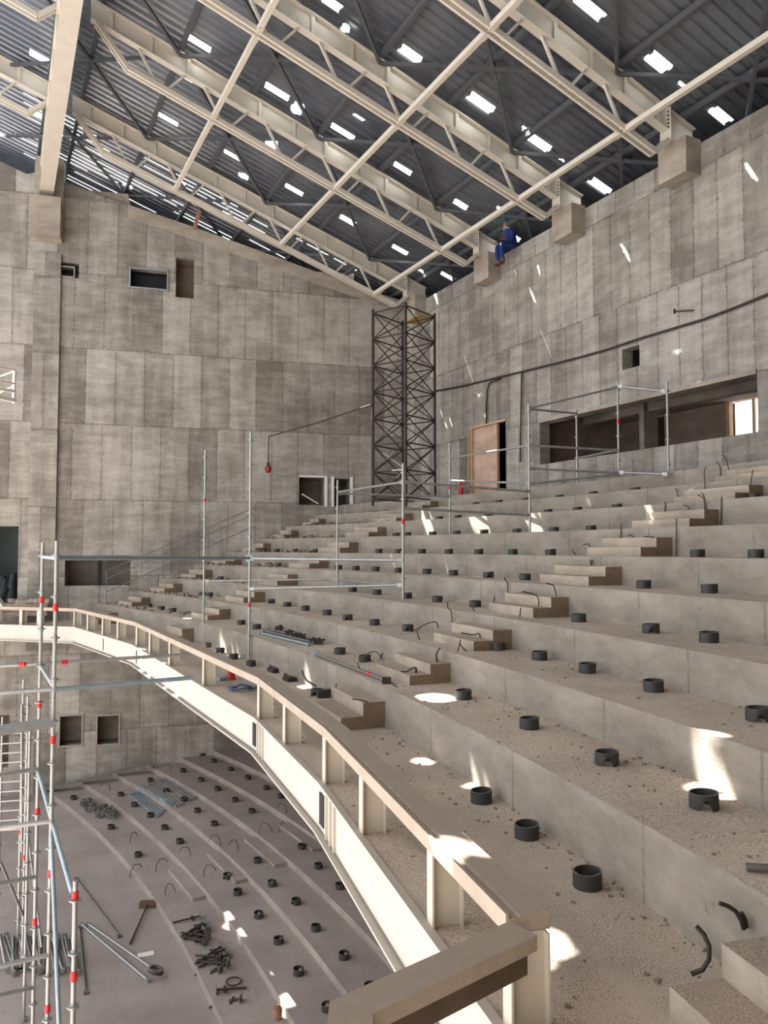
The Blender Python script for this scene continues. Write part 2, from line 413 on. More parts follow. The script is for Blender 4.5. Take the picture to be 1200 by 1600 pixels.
# partition stub across the room and ceiling beam
xp = s_of(at_n(1000, 650, NW + 1.6)) - S0
mb = MB(); mb.box(wr(xp, 1.9, (zz0 + zz1) / 2), (.16, .5, zz1 - zz0), (V((ES.x, ES.y, 0)), V((EN.x, EN.y, 0)), V((0, 0, 1))))
mb.box(wr((rx0 + rx1) / 2 + .5, 1.9, zz1 - .12), (rx1 - rx0 + 1.5, .22, .22), (V((ES.x, ES.y, 0)), V((EN.x, EN.y, 0)), V((0, 0, 1))))
o = mb.build('trim_2', M['inside']); o['kind'] = 'structure'
AXR = (V((ES.x, ES.y, 0)), V((EN.x, EN.y, 0)), V((0, 0, 1)))
# door leaf frame seen through the room, and window frame
w = MB()
for x in (b1, b2): w.box(wr(x, DEEP - .04, (zz0 + dz1) / 2), (.09, .12, dz1 - zz0), AXR)
w.box(wr((b1 + b2) / 2, DEEP - .04, dz1), (b2 - b1 + .09, .12, .09), AXR)
o = w.build('door_2', M['wood']); o['kind'] = 'structure'
w = MB()
for x in (bx0, bx1): w.box(wr(x, DEEP - .02, (bz0 + bz1) / 2), (.1, .14, bz1 - bz0), AXR)
for z in (bz0, bz1): w.box(wr((bx0 + bx1) / 2, DEEP - .02, z), (bx1 - bx0, .14, .1), AXR)
xm = s_of(at_n(1176, 640, NW + DEEP)) - S0
w.box(wr(xm, DEEP + .05, (bz0 + bz1) / 2), (.06, .06, bz1 - bz0), AXR)
o = w.build('window_1', M['wood']); o['kind'] = 'structure'
# sill strip of the long opening (worn timber edge)
w = MB(); w.box(wr((rx0 + rx1) / 2, -.01, rz1 + .05), (rx1 - rx0, .06, .1), AXR)
o = w.build('trim_1', M['corbel']); o['kind'] = 'structure'
# white slanting panel outside the window
q = wr((bx0 + bx1) / 2, DEEP + 2.6, bz0)
w = MB(); w.bar(q + V((ES.x, ES.y, 0)) * -1.6 + V((0, 0, .75)), q + V((ES.x, ES.y, 0)) * 1.4 + V((0, 0, -.1)), .1, .55)
single(w, 'slanting_sheet', M['whitestuff'], 'white slanting sheet outside the bright window of the control room', 'sheet', loc=q)

# small square opening high in the rear wall
flat_box_room('wall_vent_shaft', M['hole'], wr, SQ[0], SQ[1], .3, 1.2, SQ[2], SQ[3])
# doorway with block infill and a narrow dark gap
dx0, dx1, dzb, dzt = DOOR
gap = s_of(at_n(776, 700, NW)) - S0
mb = MB(); mb.box(wr((dx0 + gap) / 2, .05, (dzb + dzt) / 2), (gap - dx0, .06, dzt - dzb), AXR)
o = mb.build('wall_door_infill', M['pinkboard']); o['kind'] = 'structure'
flat_box_room('wall_passage', M['hole'], wr, dx0, dx1, .1, 1.6, dzb, dzt)
mb = MB()
mb.box(wr(dx0 + .03, -.02, (dzb + dzt) / 2), (.07, .1, dzt - dzb), AXR); mb.box(wr(gap, .04, (dzb + dzt) / 2), (.05, .09, dzt - dzb), AXR)
mb.box(wr(dx0 - .16, -.01, (dzb + dzt) / 2), (.06, .06, dzt - dzb), AXR)
mb.box(wr((dx0 + dx1) / 2, -.01, dzt + .03), (dx1 - dx0 + .1, .08, .06), AXR)
o = mb.build('door_1', M['wood']); o['kind'] = 'structure'

# side wall frame: x from the corner outwards along DL, y outwards
def wl(x, y, z): p = KC + DL * x + NL * y; return V((p.x, p.y, z))
def lx(u, v=800): p = at_l(u, v); return (V((p.x, p.y)) - KC).dot(DL)
def rect_l(u0, u1, v0, v1):
    a, b = at_l(u0, v0), at_l(u1, v1); m = (at_l(u0, v0).z + at_l(u1, v0).z) / 2, (at_l(u0, v1).z + at_l(u1, v1).z) / 2
    return (lx(u1), lx(u0), m[1], m[0])
prof = [(625, 470), (612, 466), (500, 428), (400, 391), (300, 355), (200, 321), (92, 281), (91.9, 262), (42, 272), (0, 252), (-60, 235)]
prof = sorted([(lx(u, v), at_l(u, v).z) for u, v in prof])
def crest(x):
    if x <= prof[0][0]: return prof[0][1]
    for (a, za), (b, zb) in zip(prof, prof[1:]):
        if x <= b: return za + (zb - za) * (x - a) / max(b - a, 1e-6)
    return prof[-1][1]
L_VENT = rect_l(86, 116, 410, 433); L_GRILLE = rect_l(197, 257, 421, 451); L_SLOT = rect_l(270, 299, 403, 465)
L_DOORS = rect_l(467, 508, 746, 789); L_DOORS2 = rect_l(521, 548, 748, 790); L_WIN = rect_l(103, 205, 868, 915)
L_DOORL = rect_l(-40, 30, 822, 945); L_N1 = rect_l(99, 135, 1117, 1165); L_N2 = rect_l(157, 192, 1117, 1163); L_N0 = rect_l(-20, 22, 1118, 1200)
holes = [L_VENT, L_GRILLE, L_SLOT, L_DOORS, L_DOORS2, L_WIN, L_DOORL, L_N1, L_N2, L_N0]
wall_object('wall_side', M['wall'], KC, DL, NL, [-.3, 17] + [p[0] for p in prof if -.3 < p[0] < 17], [-8.1, 8.9], holes, .35, crest)['label'] = 'tall board-marked concrete side wall with sloping crest'
def recess(name, mat, h, d, dark=None):
    return flat_box_room(name, mat, wl, h[0], h[1], .3, d, h[2], h[3])
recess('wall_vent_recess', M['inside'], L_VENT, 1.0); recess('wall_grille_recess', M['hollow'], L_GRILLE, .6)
recess('wall_slot_recess', M['roomdark'], L_SLOT, .9); recess('wall_upper_doorway_recess', M['inside'], L_DOORS, 1.2)
recess('wall_upper_doorway_recess_beside', M['inside'], L_DOORS2, 1.2); recess('wall_window_recess', M['inside'], L_WIN, 1.2)
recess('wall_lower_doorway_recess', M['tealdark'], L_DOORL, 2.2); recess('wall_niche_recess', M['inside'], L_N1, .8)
recess('wall_niche_recess_beside', M['inside'], L_N2, .8); recess('wall_corner_niche_recess', M['roomdark'], L_N0, 1.2)
AXL = (V((DL.x, DL.y, 0)), V((NL.x, NL.y, 0)), V((0, 0, 1)))
# small framed duct in the vent opening
b = MB()
x0, x1, z0, z1 = L_VENT
w_, h_ = x1 - x0, z1 - z0
for cx, cz, sx, sz in ((x0 + w_ * .6, z0 + .02, w_ * .75, .03), (x0 + w_ * .6, z0 + h_ * .72, w_ * .75, .03), (x0 + w_ * .24, z0 + h_ * .36, .03, h_ * .74), (x1 - .03, z0 + h_ * .36, .03, h_ * .74)):
    b.box(wl(cx, .12, cz), (sx, .3, sz), AXL)
single(b, 'duct_frame', M['galv'], 'thin pale duct frame set in the small opening of the side wall', 'duct', loc=wl((x0 + x1) / 2, .1, z0))
# dark louvre box frame
b = MB(); x0, x1, z0, z1 = L_GRILLE
for cz in (z0, z1): b.box(wl((x0 + x1) / 2, 0, cz), (x1 - x0 + .1, .12, .05), AXL)
for cx in (x0, x1): b.box(wl(cx, 0, (z0 + z1) / 2), (.05, .12, z1 - z0 + .1), AXL)
single(b, 'opening_frame', M['galv'], 'grey metal frame lining the dark wide opening high on the side wall', 'frame', loc=wl((x0 + x1) / 2, 0, z0))
# pale edges round the stalls niches
for h, nm in ((L_N1, 'trim_3'), (L_N2, 'trim_4')):
    b = MB(); x0, x1, z0, z1 = h
    for cz in (z0, z1): b.box(wl((x0 + x1) / 2, -.005, cz), (x1 - x0 + .1, .05, .05), AXL)
    for cx in (x0, x1): b.box(wl(cx, -.005, (z0 + z1) / 2), (.05, .05, z1 - z0), AXL)
    o = b.build(nm, M['rubble']); o['kind'] = 'structure'
# mullion posts
b = MB(); xw = lx(157); b.box(wl(xw, .15, (L_WIN[2] + L_WIN[3]) / 2), (.12, .12, L_WIN[3] - L_WIN[2]), AXL)
o = b.build('window_2', M['hole']); o['kind'] = 'structure'
b = MB()
for uu in (509, 519.5, 549): b.box(wl(lx(uu), -.01, (L_DOORS[2] + L_DOORS[3]) / 2), (.09, .08, L_DOORS[3] - L_DOORS[2] + .1), AXL)
b.box(wl((L_DOORS[0] + L_DOORS[1]) / 2, -.01, L_DOORS[3] + .03), (L_DOORS[1] - L_DOORS[0], .08, .06), AXL)
o = b.build('trim_5', M['whitestuff']); o['kind'] = 'structure'
# pilaster and corbel of the side wall
b = MB(); xa, xb = lx(88), lx(46)
b.box(wl((xa + xb) / 2, -.05, 3.2), (xb - xa, .14, 12.9), AXL)
o = b.build('wall_pilaster', M['wall']); o['kind'] = 'structure'
cb0, cb1 = lx(89), lx(40)
zt, zb = at_l(64, 305, -.6).z, at_l(64, 366, -.6).z
b = MB(); b.box(wl((cb0 + cb1) / 2, -.3, (zt + zb) / 2), (cb1 - cb0, .62, zt - zb), AXL)
o = b.build('wall_corbel', M['corbel']); o['kind'] = 'structure'; o['label'] = 'concrete corbel on the side wall carrying the roof girder'
b = MB(); b.box(wl((lx(90) + lx(44)) / 2, .1, zt + .7), (lx(44) - lx(90), .5, 1.6), AXL)
o = b.build('wall_pier', M['corbel']); o['kind'] = 'structure'
# coping strip along the sloping crest
b = MB()
for (a, za), (c, zc) in zip(prof, prof[1:]):
    if c - a < .02 or a < 0 or c > lx(91): continue
    b.add([wl(a, -.025, za - .42), wl(c, -.025, zc - .42), wl(c, -.025, zc + .02), wl(a, -.025, za + .02), wl(a, .2, za + .02), wl(c, .2, zc + .02), wl(a, 0, za - .42), wl(c, 0, zc - .42)],
          [(0, 1, 2, 3), (3, 2, 5, 4), (0, 6, 7, 1)])
o = b.build('trim_6', M['corbel']); o['kind'] = 'structure'

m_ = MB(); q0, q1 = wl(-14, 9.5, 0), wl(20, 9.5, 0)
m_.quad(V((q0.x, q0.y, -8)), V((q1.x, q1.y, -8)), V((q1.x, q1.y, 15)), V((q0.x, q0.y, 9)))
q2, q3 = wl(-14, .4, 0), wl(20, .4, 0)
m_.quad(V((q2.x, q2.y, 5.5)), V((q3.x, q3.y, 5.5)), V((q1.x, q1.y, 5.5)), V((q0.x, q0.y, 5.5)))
o = m_.build('light_screen_side', M['hollow'], fix=False); o['kind'] = 'structure'  # screen added to keep outside light off the deck past the side wall
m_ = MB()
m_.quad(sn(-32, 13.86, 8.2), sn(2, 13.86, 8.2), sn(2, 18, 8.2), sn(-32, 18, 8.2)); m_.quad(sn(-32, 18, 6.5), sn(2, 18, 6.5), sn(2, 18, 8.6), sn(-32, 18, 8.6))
o = m_.build('light_screen_rear', M['hollow'], fix=False); o['kind'] = 'structure'  # added out of view, blocks sky light from below behind the rear wall
m_ = MB()
for q in (.35, .65): m_.quad(sn(q + 1.4, -7, -7.8), sn(q, 13.9, -7.8), sn(q, 13.9, 9.5), sn(q + 1.4, -7, 15.5))
o = m_.build('wall_near_side', M['corbel'], fix=False); o['kind'] = 'structure'
# ------------------------------------------------------------------ balcony terraces and stalls
def phi_wall(rad, extra=.15):
    k = V((KC.x + NL.x * extra, KC.y + NL.y * extra)) - CEN
    b = k.dot(DL); c = k.dot(k) - rad * rad; d = b * b - c
    if d < 0: return R(37.7)
    p = k + DL * (-b - math.sqrt(d)) if False else None
    t1 = -b - math.sqrt(d); t2 = -b + math.sqrt(d)
    t = t1 if t1 > -.5 else t2
    q = k + DL * t; return math.atan2(q.y, q.x)
def rear_R(ph): return (NW + .1 - CEN.dot(EN)) / math.cos(ph - math.atan2(EN.y, EN.x))
PH0 = R(6)
NP = 72
def arcp(rad, n=NP, lo=PH0):
    e = phi_wall(rad); return [lo + (e - lo) * k / n for k in range(n + 1)]
mb = MB()
def strip(pts_a, pts_b):
    n = len(pts_a); mb.add(pts_a + pts_b, [(k, k + 1, n + k + 1, n + k) for k in range(n - 1)])
for i in range(10):
    fr = [pol(RT[i], p, ZT[i]) for p in arcp(RT[i])]
    if i < 9: bk = [pol(RT[i + 1], p, ZT[i]) for p in arcp(RT[i + 1])]
    else:
        e = R(37.9); ps = [PH0 + (e - PH0) * k / NP for k in range(NP + 1)]; bk = [pol(rear_R(p), p, ZT[i]) for p in ps]
    strip(fr, bk)
    lo = ZT[i - 1] if i else ZT[0] - .3
    strip([V((q.x, q.y, lo)) for q in fr], fr)
strip([pol(57, p, ZT[0] - .3) for p in arcp(57)], [pol(RT[0], p, ZT[0] - .3) for p in arcp(RT[0])])
o = mb.build('floor_balcony', M['terrace'], fix=False); o['kind'] = 'structure'; o['label'] = 'raw concrete balcony stepped in curved seating terraces'

mb = MB()
SLO = R(-2)
for i in range(9):
    ra, rb = RS0 + i * DS, RS0 + (i + 1) * DS
    fr = [pol(ra, p, ZS0 + i * HS) for p in arcp(ra, NP, SLO)]; bk = [pol(rb, p, ZS0 + i * HS) for p in arcp(rb, NP, SLO)]
    strip(fr, bk); strip([V((q.x, q.y, q.z - HS)) for q in fr], fr)
fr = [pol(RS0, p, FLOOR) for p in arcp(RS0, NP, SLO)]
bk = [pol(20, p, FLOOR) for p in [SLO + (R(80) - SLO) * k / NP for k in range(NP + 1)]]
strip(bk, fr)
o = mb.build('floor', M['stalls'], fix=False); o['kind'] = 'structure'; o['label'] = 'dusty concrete stalls floor with low curved steps below the balcony'

# aisle steps: two small treads cast against each riser
AISLES = {'near aisle': (R(21.7), R(23.05)), 'far aisle': (R(33.3), R(34.6)), 'side wall aisle': (R(40.0), R(41.2)), 'foreground aisle': (R(12.7), R(14.5))}
LEVEL = ['lowest', 'second', 'third', 'fourth', 'fifth', 'sixth', 'seventh', 'eighth', 'ninth', 'tenth']
for an, (pa, pb) in AISLES.items():
    for i in range(1, 10):
        if an == 'foreground aisle' and i > 1: break
        if an == 'side wall aisle' and i > 8: break
        sh = R(.25) * (i - 1) if an == 'side wall aisle' else 0
        pb_ = min(pb - sh, phi_wall(RT[i], 0) - R(.12)); pa_ = pa - sh
        if pb_ - pa_ < R(.4): continue
        h = ZT[i] - ZT[i - 1]; r1 = RT[i]
        n = 5; ps = [pa_ + (pb_ - pa_) * k / n for k in range(n + 1)]
        z0 = ZT[i - 1] - .01
        pr = [(r1 - .6, z0), (r1 - .6, z0 + h * .34), (r1 - .3, z0 + h * .34), (r1 - .3, z0 + h * .67), (r1 + .02, z0 + h * .67), (r1 + .02, z0)]
        m_ = MB().arc(ps, pr)
        o = single(m_, 'concrete_step', M['step'], 'raw concrete double step in the %s, climbing from the %s terrace' % (an, LEVEL[i - 1]), 'step', 'concrete aisle steps', pol(r1 - .3, (pa_ + pb_) / 2, z0))
        e_ = MB().add([pol(r, pa_ - .00006, z) for r, z in pr], [(0, 1, 2, 5), (2, 3, 4, 5)]); pe = pol(r1 - .3, (pa_ + pb_) / 2, z0); o['_o'] = tuple(pe + V((0, 0, EYE)))
        e_.build('end_face', M['endface'], o)['label'] = 'brown unfinished end face with shade in its colour'
for i in range(1, 7):
    pa, pb = R(30.9), R(33.0)
    ra = RS0 + i * DS
    z0 = ZS0 + (i - 1) * HS - .01
    m_ = MB().arc([pa + (pb - pa) * k / 4 for k in range(5)], [(ra - .3, z0), (ra - .3, z0 + HS * .5), (ra + .01, z0 + HS * .5), (ra + .01, z0)])
    single(m_, 'concrete_step', M['stalls'], 'low concrete step in the stalls aisle, on the %s stalls row up' % ORD[i - 1], 'step', 'stalls aisle steps', pol(ra, pa, z0))

# ------------------------------------------------------------------ pipe sleeves
def sleeve_mesh(name, r, h, notch, seed):
    random.seed(seed); n = 28; me = MB(); t = .012
    hs = []
    for k in range(n):
        a = 2 * pi * k / n
        d = min(abs(a - notch), 2 * pi - abs(a - notch))
        hs.append(h * .72 * max(0, 1 - (d / .42) ** 2) ** .5 if d < .42 else 0)
    rot = random.random() * 6
    tilt = .006
    o = [(r * math.cos(2 * pi * k / n), r * math.sin(2 * pi * k / n)) for k in range(n)]
    i_ = [((r - t) * math.cos(2 * pi * k / n), (r - t) * math.sin(2 * pi * k / n)) for k in range(n)]
    vs = [(x, y, hs[k]) for k, (x, y) in enumerate(o)] + [(x, y, h + tilt * x / r) for x, y in o] + [(x, y, h + tilt * x / r) for x, y in i_] + [(x, y, hs[k]) for k, (x, y) in enumerate(i_)]
    fs = []
    for k in range(n):
        l = (k + 1) % n
        fs += [(k, l, n + l, n + k), (n + k, n + l, 2 * n + l, 2 * n + k), (2 * n + k, 2 * n + l, 3 * n + l, 3 * n + k), (3 * n + k, 3 * n + l, l, k)]
    me.add(vs, fs); ob = me.build(name, M['black'], None, local=True)
    return ob
SLV = [sleeve_mesh('pipe_sleeve', .098, .112, a, 3 + i) for i, a in enumerate((-.4, -1.4, 2.2))]
first = [True] * len(SLV)
def put_sleeve(p, rot, label, group, scale=1.):
    k = random.randrange(len(SLV))
    if first[k]: o = SLV[k]; first[k] = False
    else: o = SLV[k].copy(); C.objects.link(o)
    o.location = p + V((0, 0, EYE)); o.rotation_euler = (0, 0, rot); o.scale = (scale,) * 3
    tag(o, label, 'pipe', group); return o
BAL = [(918, 1385), (823, 1308), (752, 1253), (495, 1087), (392, 1041), (365, 1030), (344, 1020), (328, 1011), (1100, 1262), (948, 1194), (827, 1138), (724, 1092), (570, 1034),
       (531, 1022), (401, 983), (377, 976), (1185, 1126), (1021, 1080), (918, 1051), (843, 1031), (778, 1016), (637, 986), (585, 977), (543, 969), (511, 961), (477, 954), (449, 948), (427, 942)]
UPR = {3: [1105, 1015, 903, 742, 683, 636, 589, 551], 4: [1107, 1005, 820, 763, 708, 667, 623, 587, 556, 529], 5: [1181, 1090, 860, 801, 748, 701, 659, 623, 592],
       6: [924, 866, 808, 757, 714, 676, 637, 619], 7: [965, 903, 857, 764, 716, 687, 1180], 8: [995, 928, 875, 823, 780, 744]}
FARP = [(270, 956), (252, 953), (233, 949), (396, 862), (443, 843), (472, 842), (505, 841), (495, 824), (420, 885), (446, 884), (583, 819), (422, 842), (356, 905), (326, 930), (340, 931)]
spots = []
for u, v in BAL: p, i = on_terrace(u, v); spots.append((p, i))
for i, us in UPR.items():
    for u in us: p = at_R(u, 857, RT[i] + .62); spots.append((V((p.x, p.y, ZT[i])), i))
for u, v in FARP:
    p, i = on_terrace(u, v); p = pol(min(max(rad_of(p), RT[i] + .3), RT[i] + .7), phi_of(p), ZT[i]); spots.append((p, i))
cnt = {}
for p, i in sorted(spots, key=lambda q: (q[1], phi_of(q[0]))):
    ph = phi_of(p)
    sec = 'before' if ph < R(22) else ('between' if ph < R(34) else 'beyond')
    cnt.setdefault((i, sec), []).append(p)
for (i, sec), ps in cnt.items():
    if sec == 'before': ps = ps[::-1]
    for k, p in enumerate(ps):
        w = {'before': 'to the right of the near aisle', 'between': 'after the near aisle going left', 'beyond': 'past the far aisle'}[sec]
        put_sleeve(p - V((0, 0, .004)), random.random() * 1.2 - .6, 'black pipe sleeve on the %s terrace, %s %s' % (LEVEL[i], ORD[k], w), 'pipe sleeves on the balcony terraces', 1.0)
STA = [(230, 188), (377, 177), (470, 133), (420, 210), (520, 165), (470, 243), (575, 193), (347, 280), (515, 282), (562, 325), (432, 367), (617, 228), (670, 270), (735, 195), (720, 98), (680, 160),
       (628, 132), (668, 72), (632, 52), (775, 125), (833, 157), (878, 183), (787, 230), (572, 103), (943, 342), (995, 403), (1062, 467), (1142, 545), (805, 385), (710, 435), (743, 485), (850, 458),
       (925, 515), (987, 597), (808, 557), (870, 637), (1075, 685), (933, 735), (1022, 847), (1155, 785), (735, 20), (563, 22), (425, 95)]
rows = {}
for u, v in STA:
    p, i = on_stalls(u / 2, 1150 + v / 2 + 5)
    rows.setdefault(i, []).append(p)
for i, ps in rows.items():
    ps.sort(key=lambda p: -phi_of(p))
    for k, p in enumerate(ps):
        nm = 'flat stalls floor' if i < 0 else '%s stalls row' % ORD[i]
        put_sleeve(p - V((0, 0, .004)), random.random() * 6, 'short black pipe sleeve on the %s, %s out from the side wall' % (nm, ORD[k]), 'pipe sleeves in the stalls', .98)

# ------------------------------------------------------------------ balcony edge beam and railing
POSTS = [(705, 1465), (590, 1310), (522, 1225), (460, 1166), (415, 1125), (343, 1080), (288, 1047), (250, 1023), (221, 1009), (193, 1001), (170, 996), (145, 989), (121, 981), (32, 972), (8, 968)]
phis = [phi_of(at_R(u, v, 49.0)) for u, v in POSTS]
phis = [R(14.62)] + phis
FAR0 = phi_of(at_R(118, 980, 48.9))
FARP_ = at_y(-45, 975, 23.5)
phis_all = phis; phis = [q for q in phis if q < FAR0 + R(.2)]
VTX = [R(14.62), phi_of(at_R(522, 1225, 49)), phi_of(at_R(415, 1125, 49)), phi_of(at_R(217, 1007, 49)), FAR0]
def chord(rad, ph):
    for a, b in zip(VTX, VTX[1:]):
        if a <= ph <= b: return rad * math.cos((b - a) / 2) / math.cos(ph - (a + b) / 2)
    return rad
KINK = [R(10.2)] + [q for q in phis if q < FAR0 - R(.1)] + [FAR0]
edge = thing('balcony_edge_beam', 'white painted steel edge beam along the curved balcony front', 'beam', pol(48.87, R(22), -2.78))
zt_, zb_ = ZT[0] + .02, ZT[0] - .43
fine = []
for a, b_ in zip(KINK, KINK[1:]): fine += [a + (b_ - a) * k / 4 for k in range(4)]
fine.append(KINK[-1])
KB = [KINK[0], KINK[1], KINK[3], KINK[5], KINK[7], KINK[9], KINK[12], KINK[14], KINK[-1]]
VF = [R(9.8)] + VTX
mb = MB().arc(VF, [(48.86, zb_ + .02), (48.86, zt_), (48.9, zt_), (48.9, zb_ + .02)])
mb.build('web_plate', M['fascia'], edge)
MB().arc(VF, [(48.8, zb_ - .02), (48.8, zb_), (49.0, zb_), (49.0, zb_ - .02)]).build('bottom_flange', M['fascia'], edge)
MB().arc(VF, [(48.84, zt_ - .012), (48.84, zt_ + .004), (48.9, zt_ + .004), (48.9, zt_ - .012)]).build('top_flange', M['fascia'], edge)
m_ = MB().arc(VF, [(48.89, ZT[0] - .3), (48.89, ZT[0] + .008), (49.25, ZT[0] + .004), (49.25, ZT[0] - .3)])
o = m_.build('floor_balcony_edge', M['terrace']); o['kind'] = 'structure'
for u, v in ((397, 1150), (503, 1252), (45, 985), (216, 1020), (165, 1012)):
    p = at_R(u, v, 48.85); ph = phi_of(p); g = .22 if u in (503, 397, 45) else .14
    wdt = .16 if u in (503, 397, 45) else .03
    Rr = V((math.cos(ph), math.sin(ph), 0)); Tt = V((-Rr.y, Rr.x, 0))
    MB().box(pol(chord(48.853, ph), ph, (zt_ + zb_) / 2), (.012, wdt, .3), (Rr, Tt, V((0, 0, 1)))).build('slot', M['hole'], edge)['label'] = 'dark slot in the beam web'
    if wdt > .05:
        for d in (-.22, -.38, -.54):
            q = pol(chord(48.85, ph + d / 48.8), ph + d / 48.8, (zt_ + zb_) / 2); MB().box(q, (.03, .015, .4), (Rr, Tt, V((0, 0, 1)))).build('stiffener', M['fascia'], edge)
rail = thing('balcony_railing', 'low cream steel railing of short posts along the curved balcony front', 'railing', pol(49.02, R(24), ZT[0]))
ZR = -1.84
MB().arc(VTX, [(48.89, ZR), (48.89, ZR + .095), (48.905, ZR + .095), (48.905, ZR + .07), (48.96, ZR + .07), (48.96, ZR + .085), (49.12, ZR + .085), (49.12, ZR)]).build('top_rail', M['raildust'], rail)
for k, ph in enumerate(phis):
    Rr = V((math.cos(ph), math.sin(ph), 0)); Tt = V((-Rr.y, Rr.x, 0)); ax = (Rr, Tt, V((0, 0, 1)))
    hz = ZR - ZT[0]; zc = ZT[0] + hz / 2
    m_ = MB()
    m_.box(pol(chord(48.90, ph), ph, zc), (.012, .1, hz), ax); m_.box(pol(chord(49.09, ph), ph, zc), (.012, .1, hz), ax)
    m_.box(pol(chord(48.995, ph), ph, zc), (.18, .008, hz), ax)
    m_.build('post', M['cream'], rail)
pa = pol(48.86, FAR0, 0); pb = V((FARP_.x, FARP_.y, 0)); dd = (pb - pa).normalized(); nn = V((-dd.y, dd.x, 0)); nn = nn if nn.y > 0 else -nn
def far(t, o, z): q = pa + (pb - pa) * t + nn * o; return V((q.x, q.y, z))
MB().add([far(0, 0, zb_), far(1, 0, zb_), far(1, 0, zt_), far(0, 0, zt_), far(0, .04, zb_), far(1, .04, zb_), far(1, .04, zt_), far(0, .04, zt_)], [(0, 1, 2, 3), (7, 6, 5, 4), (3, 2, 6, 7), (0, 4, 5, 1)]).build('web_plate', M['fascia'], edge)
MB().bar(far(0, .02, zb_ - .01), far(1, .02, zb_ - .01), .2, .02).build('bottom_flange', M['fascia'], edge)
MB().bar(far(0, .18, ZR + .045), far(1, .18, ZR + .045), .23, .09).build('top_rail', M['raildust'], rail)
for t_ in (.36, .53, .78):
    m_ = MB(); hz = ZR - ZT[0]; ax = (nn, dd, V((0, 0, 1)))
    m_.box(far(t_, .09, ZT[0] + hz / 2), (.012, .1, hz), ax); m_.box(far(t_, .28, ZT[0] + hz / 2), (.012, .1, hz), ax); m_.box(far(t_, .18, ZT[0] + hz / 2), (.18, .008, hz), ax)
    m_.build('post', M['cream'], rail)
m_ = MB(); zf_ = ZT[0] - .006; m_.quad(far(-.1, .02, zf_), far(1, .02, zf_), far(1, 4, zf_), far(-.1, 4, zf_))
o = m_.build('floor_balcony_corner', M['terrace'], fix=False); o['kind'] = 'structure'
# far end of the rail, rising to the left
m_ = MB(); m_.bar(far(.72, .18, ZR + .05), far(.9, .18, ZR + .75), .16, .1); m_.build('end_brace', M['cream'], rail)
# return rail in the foreground
ret = thing('return_railing', 'dusty cream steel channel rail turning back from the corner in the foreground', 'railing', at_z(690, 1510, -1.8))
A_ = at_z(806, 1455, -1.775); B_ = at_z(548, 1574, -1.775); C_ = at_z(540, 1790, -1.775)
def sweep(pts, prof, mb):
    ds = [(q - p).normalized() for p, q in zip(pts, pts[1:])]
    vs = []
    for i, p in enumerate(pts):
        d0, d1 = ds[max(i - 1, 0)], ds[min(i, len(ds) - 1)]
        n0, n1 = V((d0.y, -d0.x, 0)), V((d1.y, -d1.x, 0))
        n = (n0 + n1).normalized(); n = n / max(.3, n.dot(n0))
        vs += [p + n * a + V((0, 0, h)) for a, h in prof]
    m = len(prof)
    mb.add(vs, [(i * m + k, i * m + (k + 1) % m, (i + 1) * m + (k + 1) % m, (i + 1) * m + k) for i in range(len(pts) - 1) for k in range(m)])
    mb.add(vs[:m], [tuple(range(m))]); mb.add(vs[-m:], [tuple(range(m))])
    return mb
sg = -1 if V(((B_ - A_).y, -(B_ - A_).x, 0)).x < 0 else 1
prf = [(-.085, 0), (.085, 0), (.085, -.07), (.073, -.07), (.073, -.012), (-.085, -.012)]
sweep([A_ + (A_ - B_).normalized() * .05, B_, C_], [(a * sg, h) for a, h in prf], MB()).build('top_rail', M['raildust'], ret)
sweep([A_ + (A_ - B_).normalized() * .045, B_, C_], [(a * sg, h) for a, h in ((.03, -.0125), (.03, -.2), (.018, -.2), (.018, -.0125))], MB()).build('web', M['webshade'], ret)['label'] = 'web with recess shade in its dark brown colour'
# ------------------------------------------------------------------ roof steel
SL = .32
def zf(n): return 8.95 + SL * (13.08 - n)          # underside of the plate girders
BEAMS = [-23.25, -18.85, -15.2, -11.6]
BN = ['first truss out from the side wall', 'second truss out from the side wall', 'third truss out from the side wall', 'fourth truss out from the side wall']
NG = 1.74
Sx = V((ES.x, ES.y, 0)); Nx = V((EN.x, EN.y, 0)); Up = V((0, 0, 1))
Ts = (Nx - Up * SL).normalized()                   # along the girder, downhill
Tu = Ts.cross(-Sx).normalized()
if Tu.z < 0: Tu = -Tu
def gbar(mb, s, n0, n1, dz0, dz1, w):
    """plate between two offsets above the girder underside"""
    a0, a1 = sn(s, n0, zf(n0) + dz0), sn(s, n1, zf(n1) + dz0); b0, b1 = sn(s, n0, zf(n0) + dz1), sn(s, n1, zf(n1) + dz1)
    h = Sx * (w / 2)
    mb.add([a0 - h, a0 + h, a1 + h, a1 - h, b0 - h, b0 + h, b1 + h, b1 - h], [(0, 1, 2, 3), (4, 7, 6, 5), (0, 4, 5, 1), (2, 6, 7, 3), (1, 5, 6, 2), (0, 3, 7, 4)])
DEP, CH = .5, .68
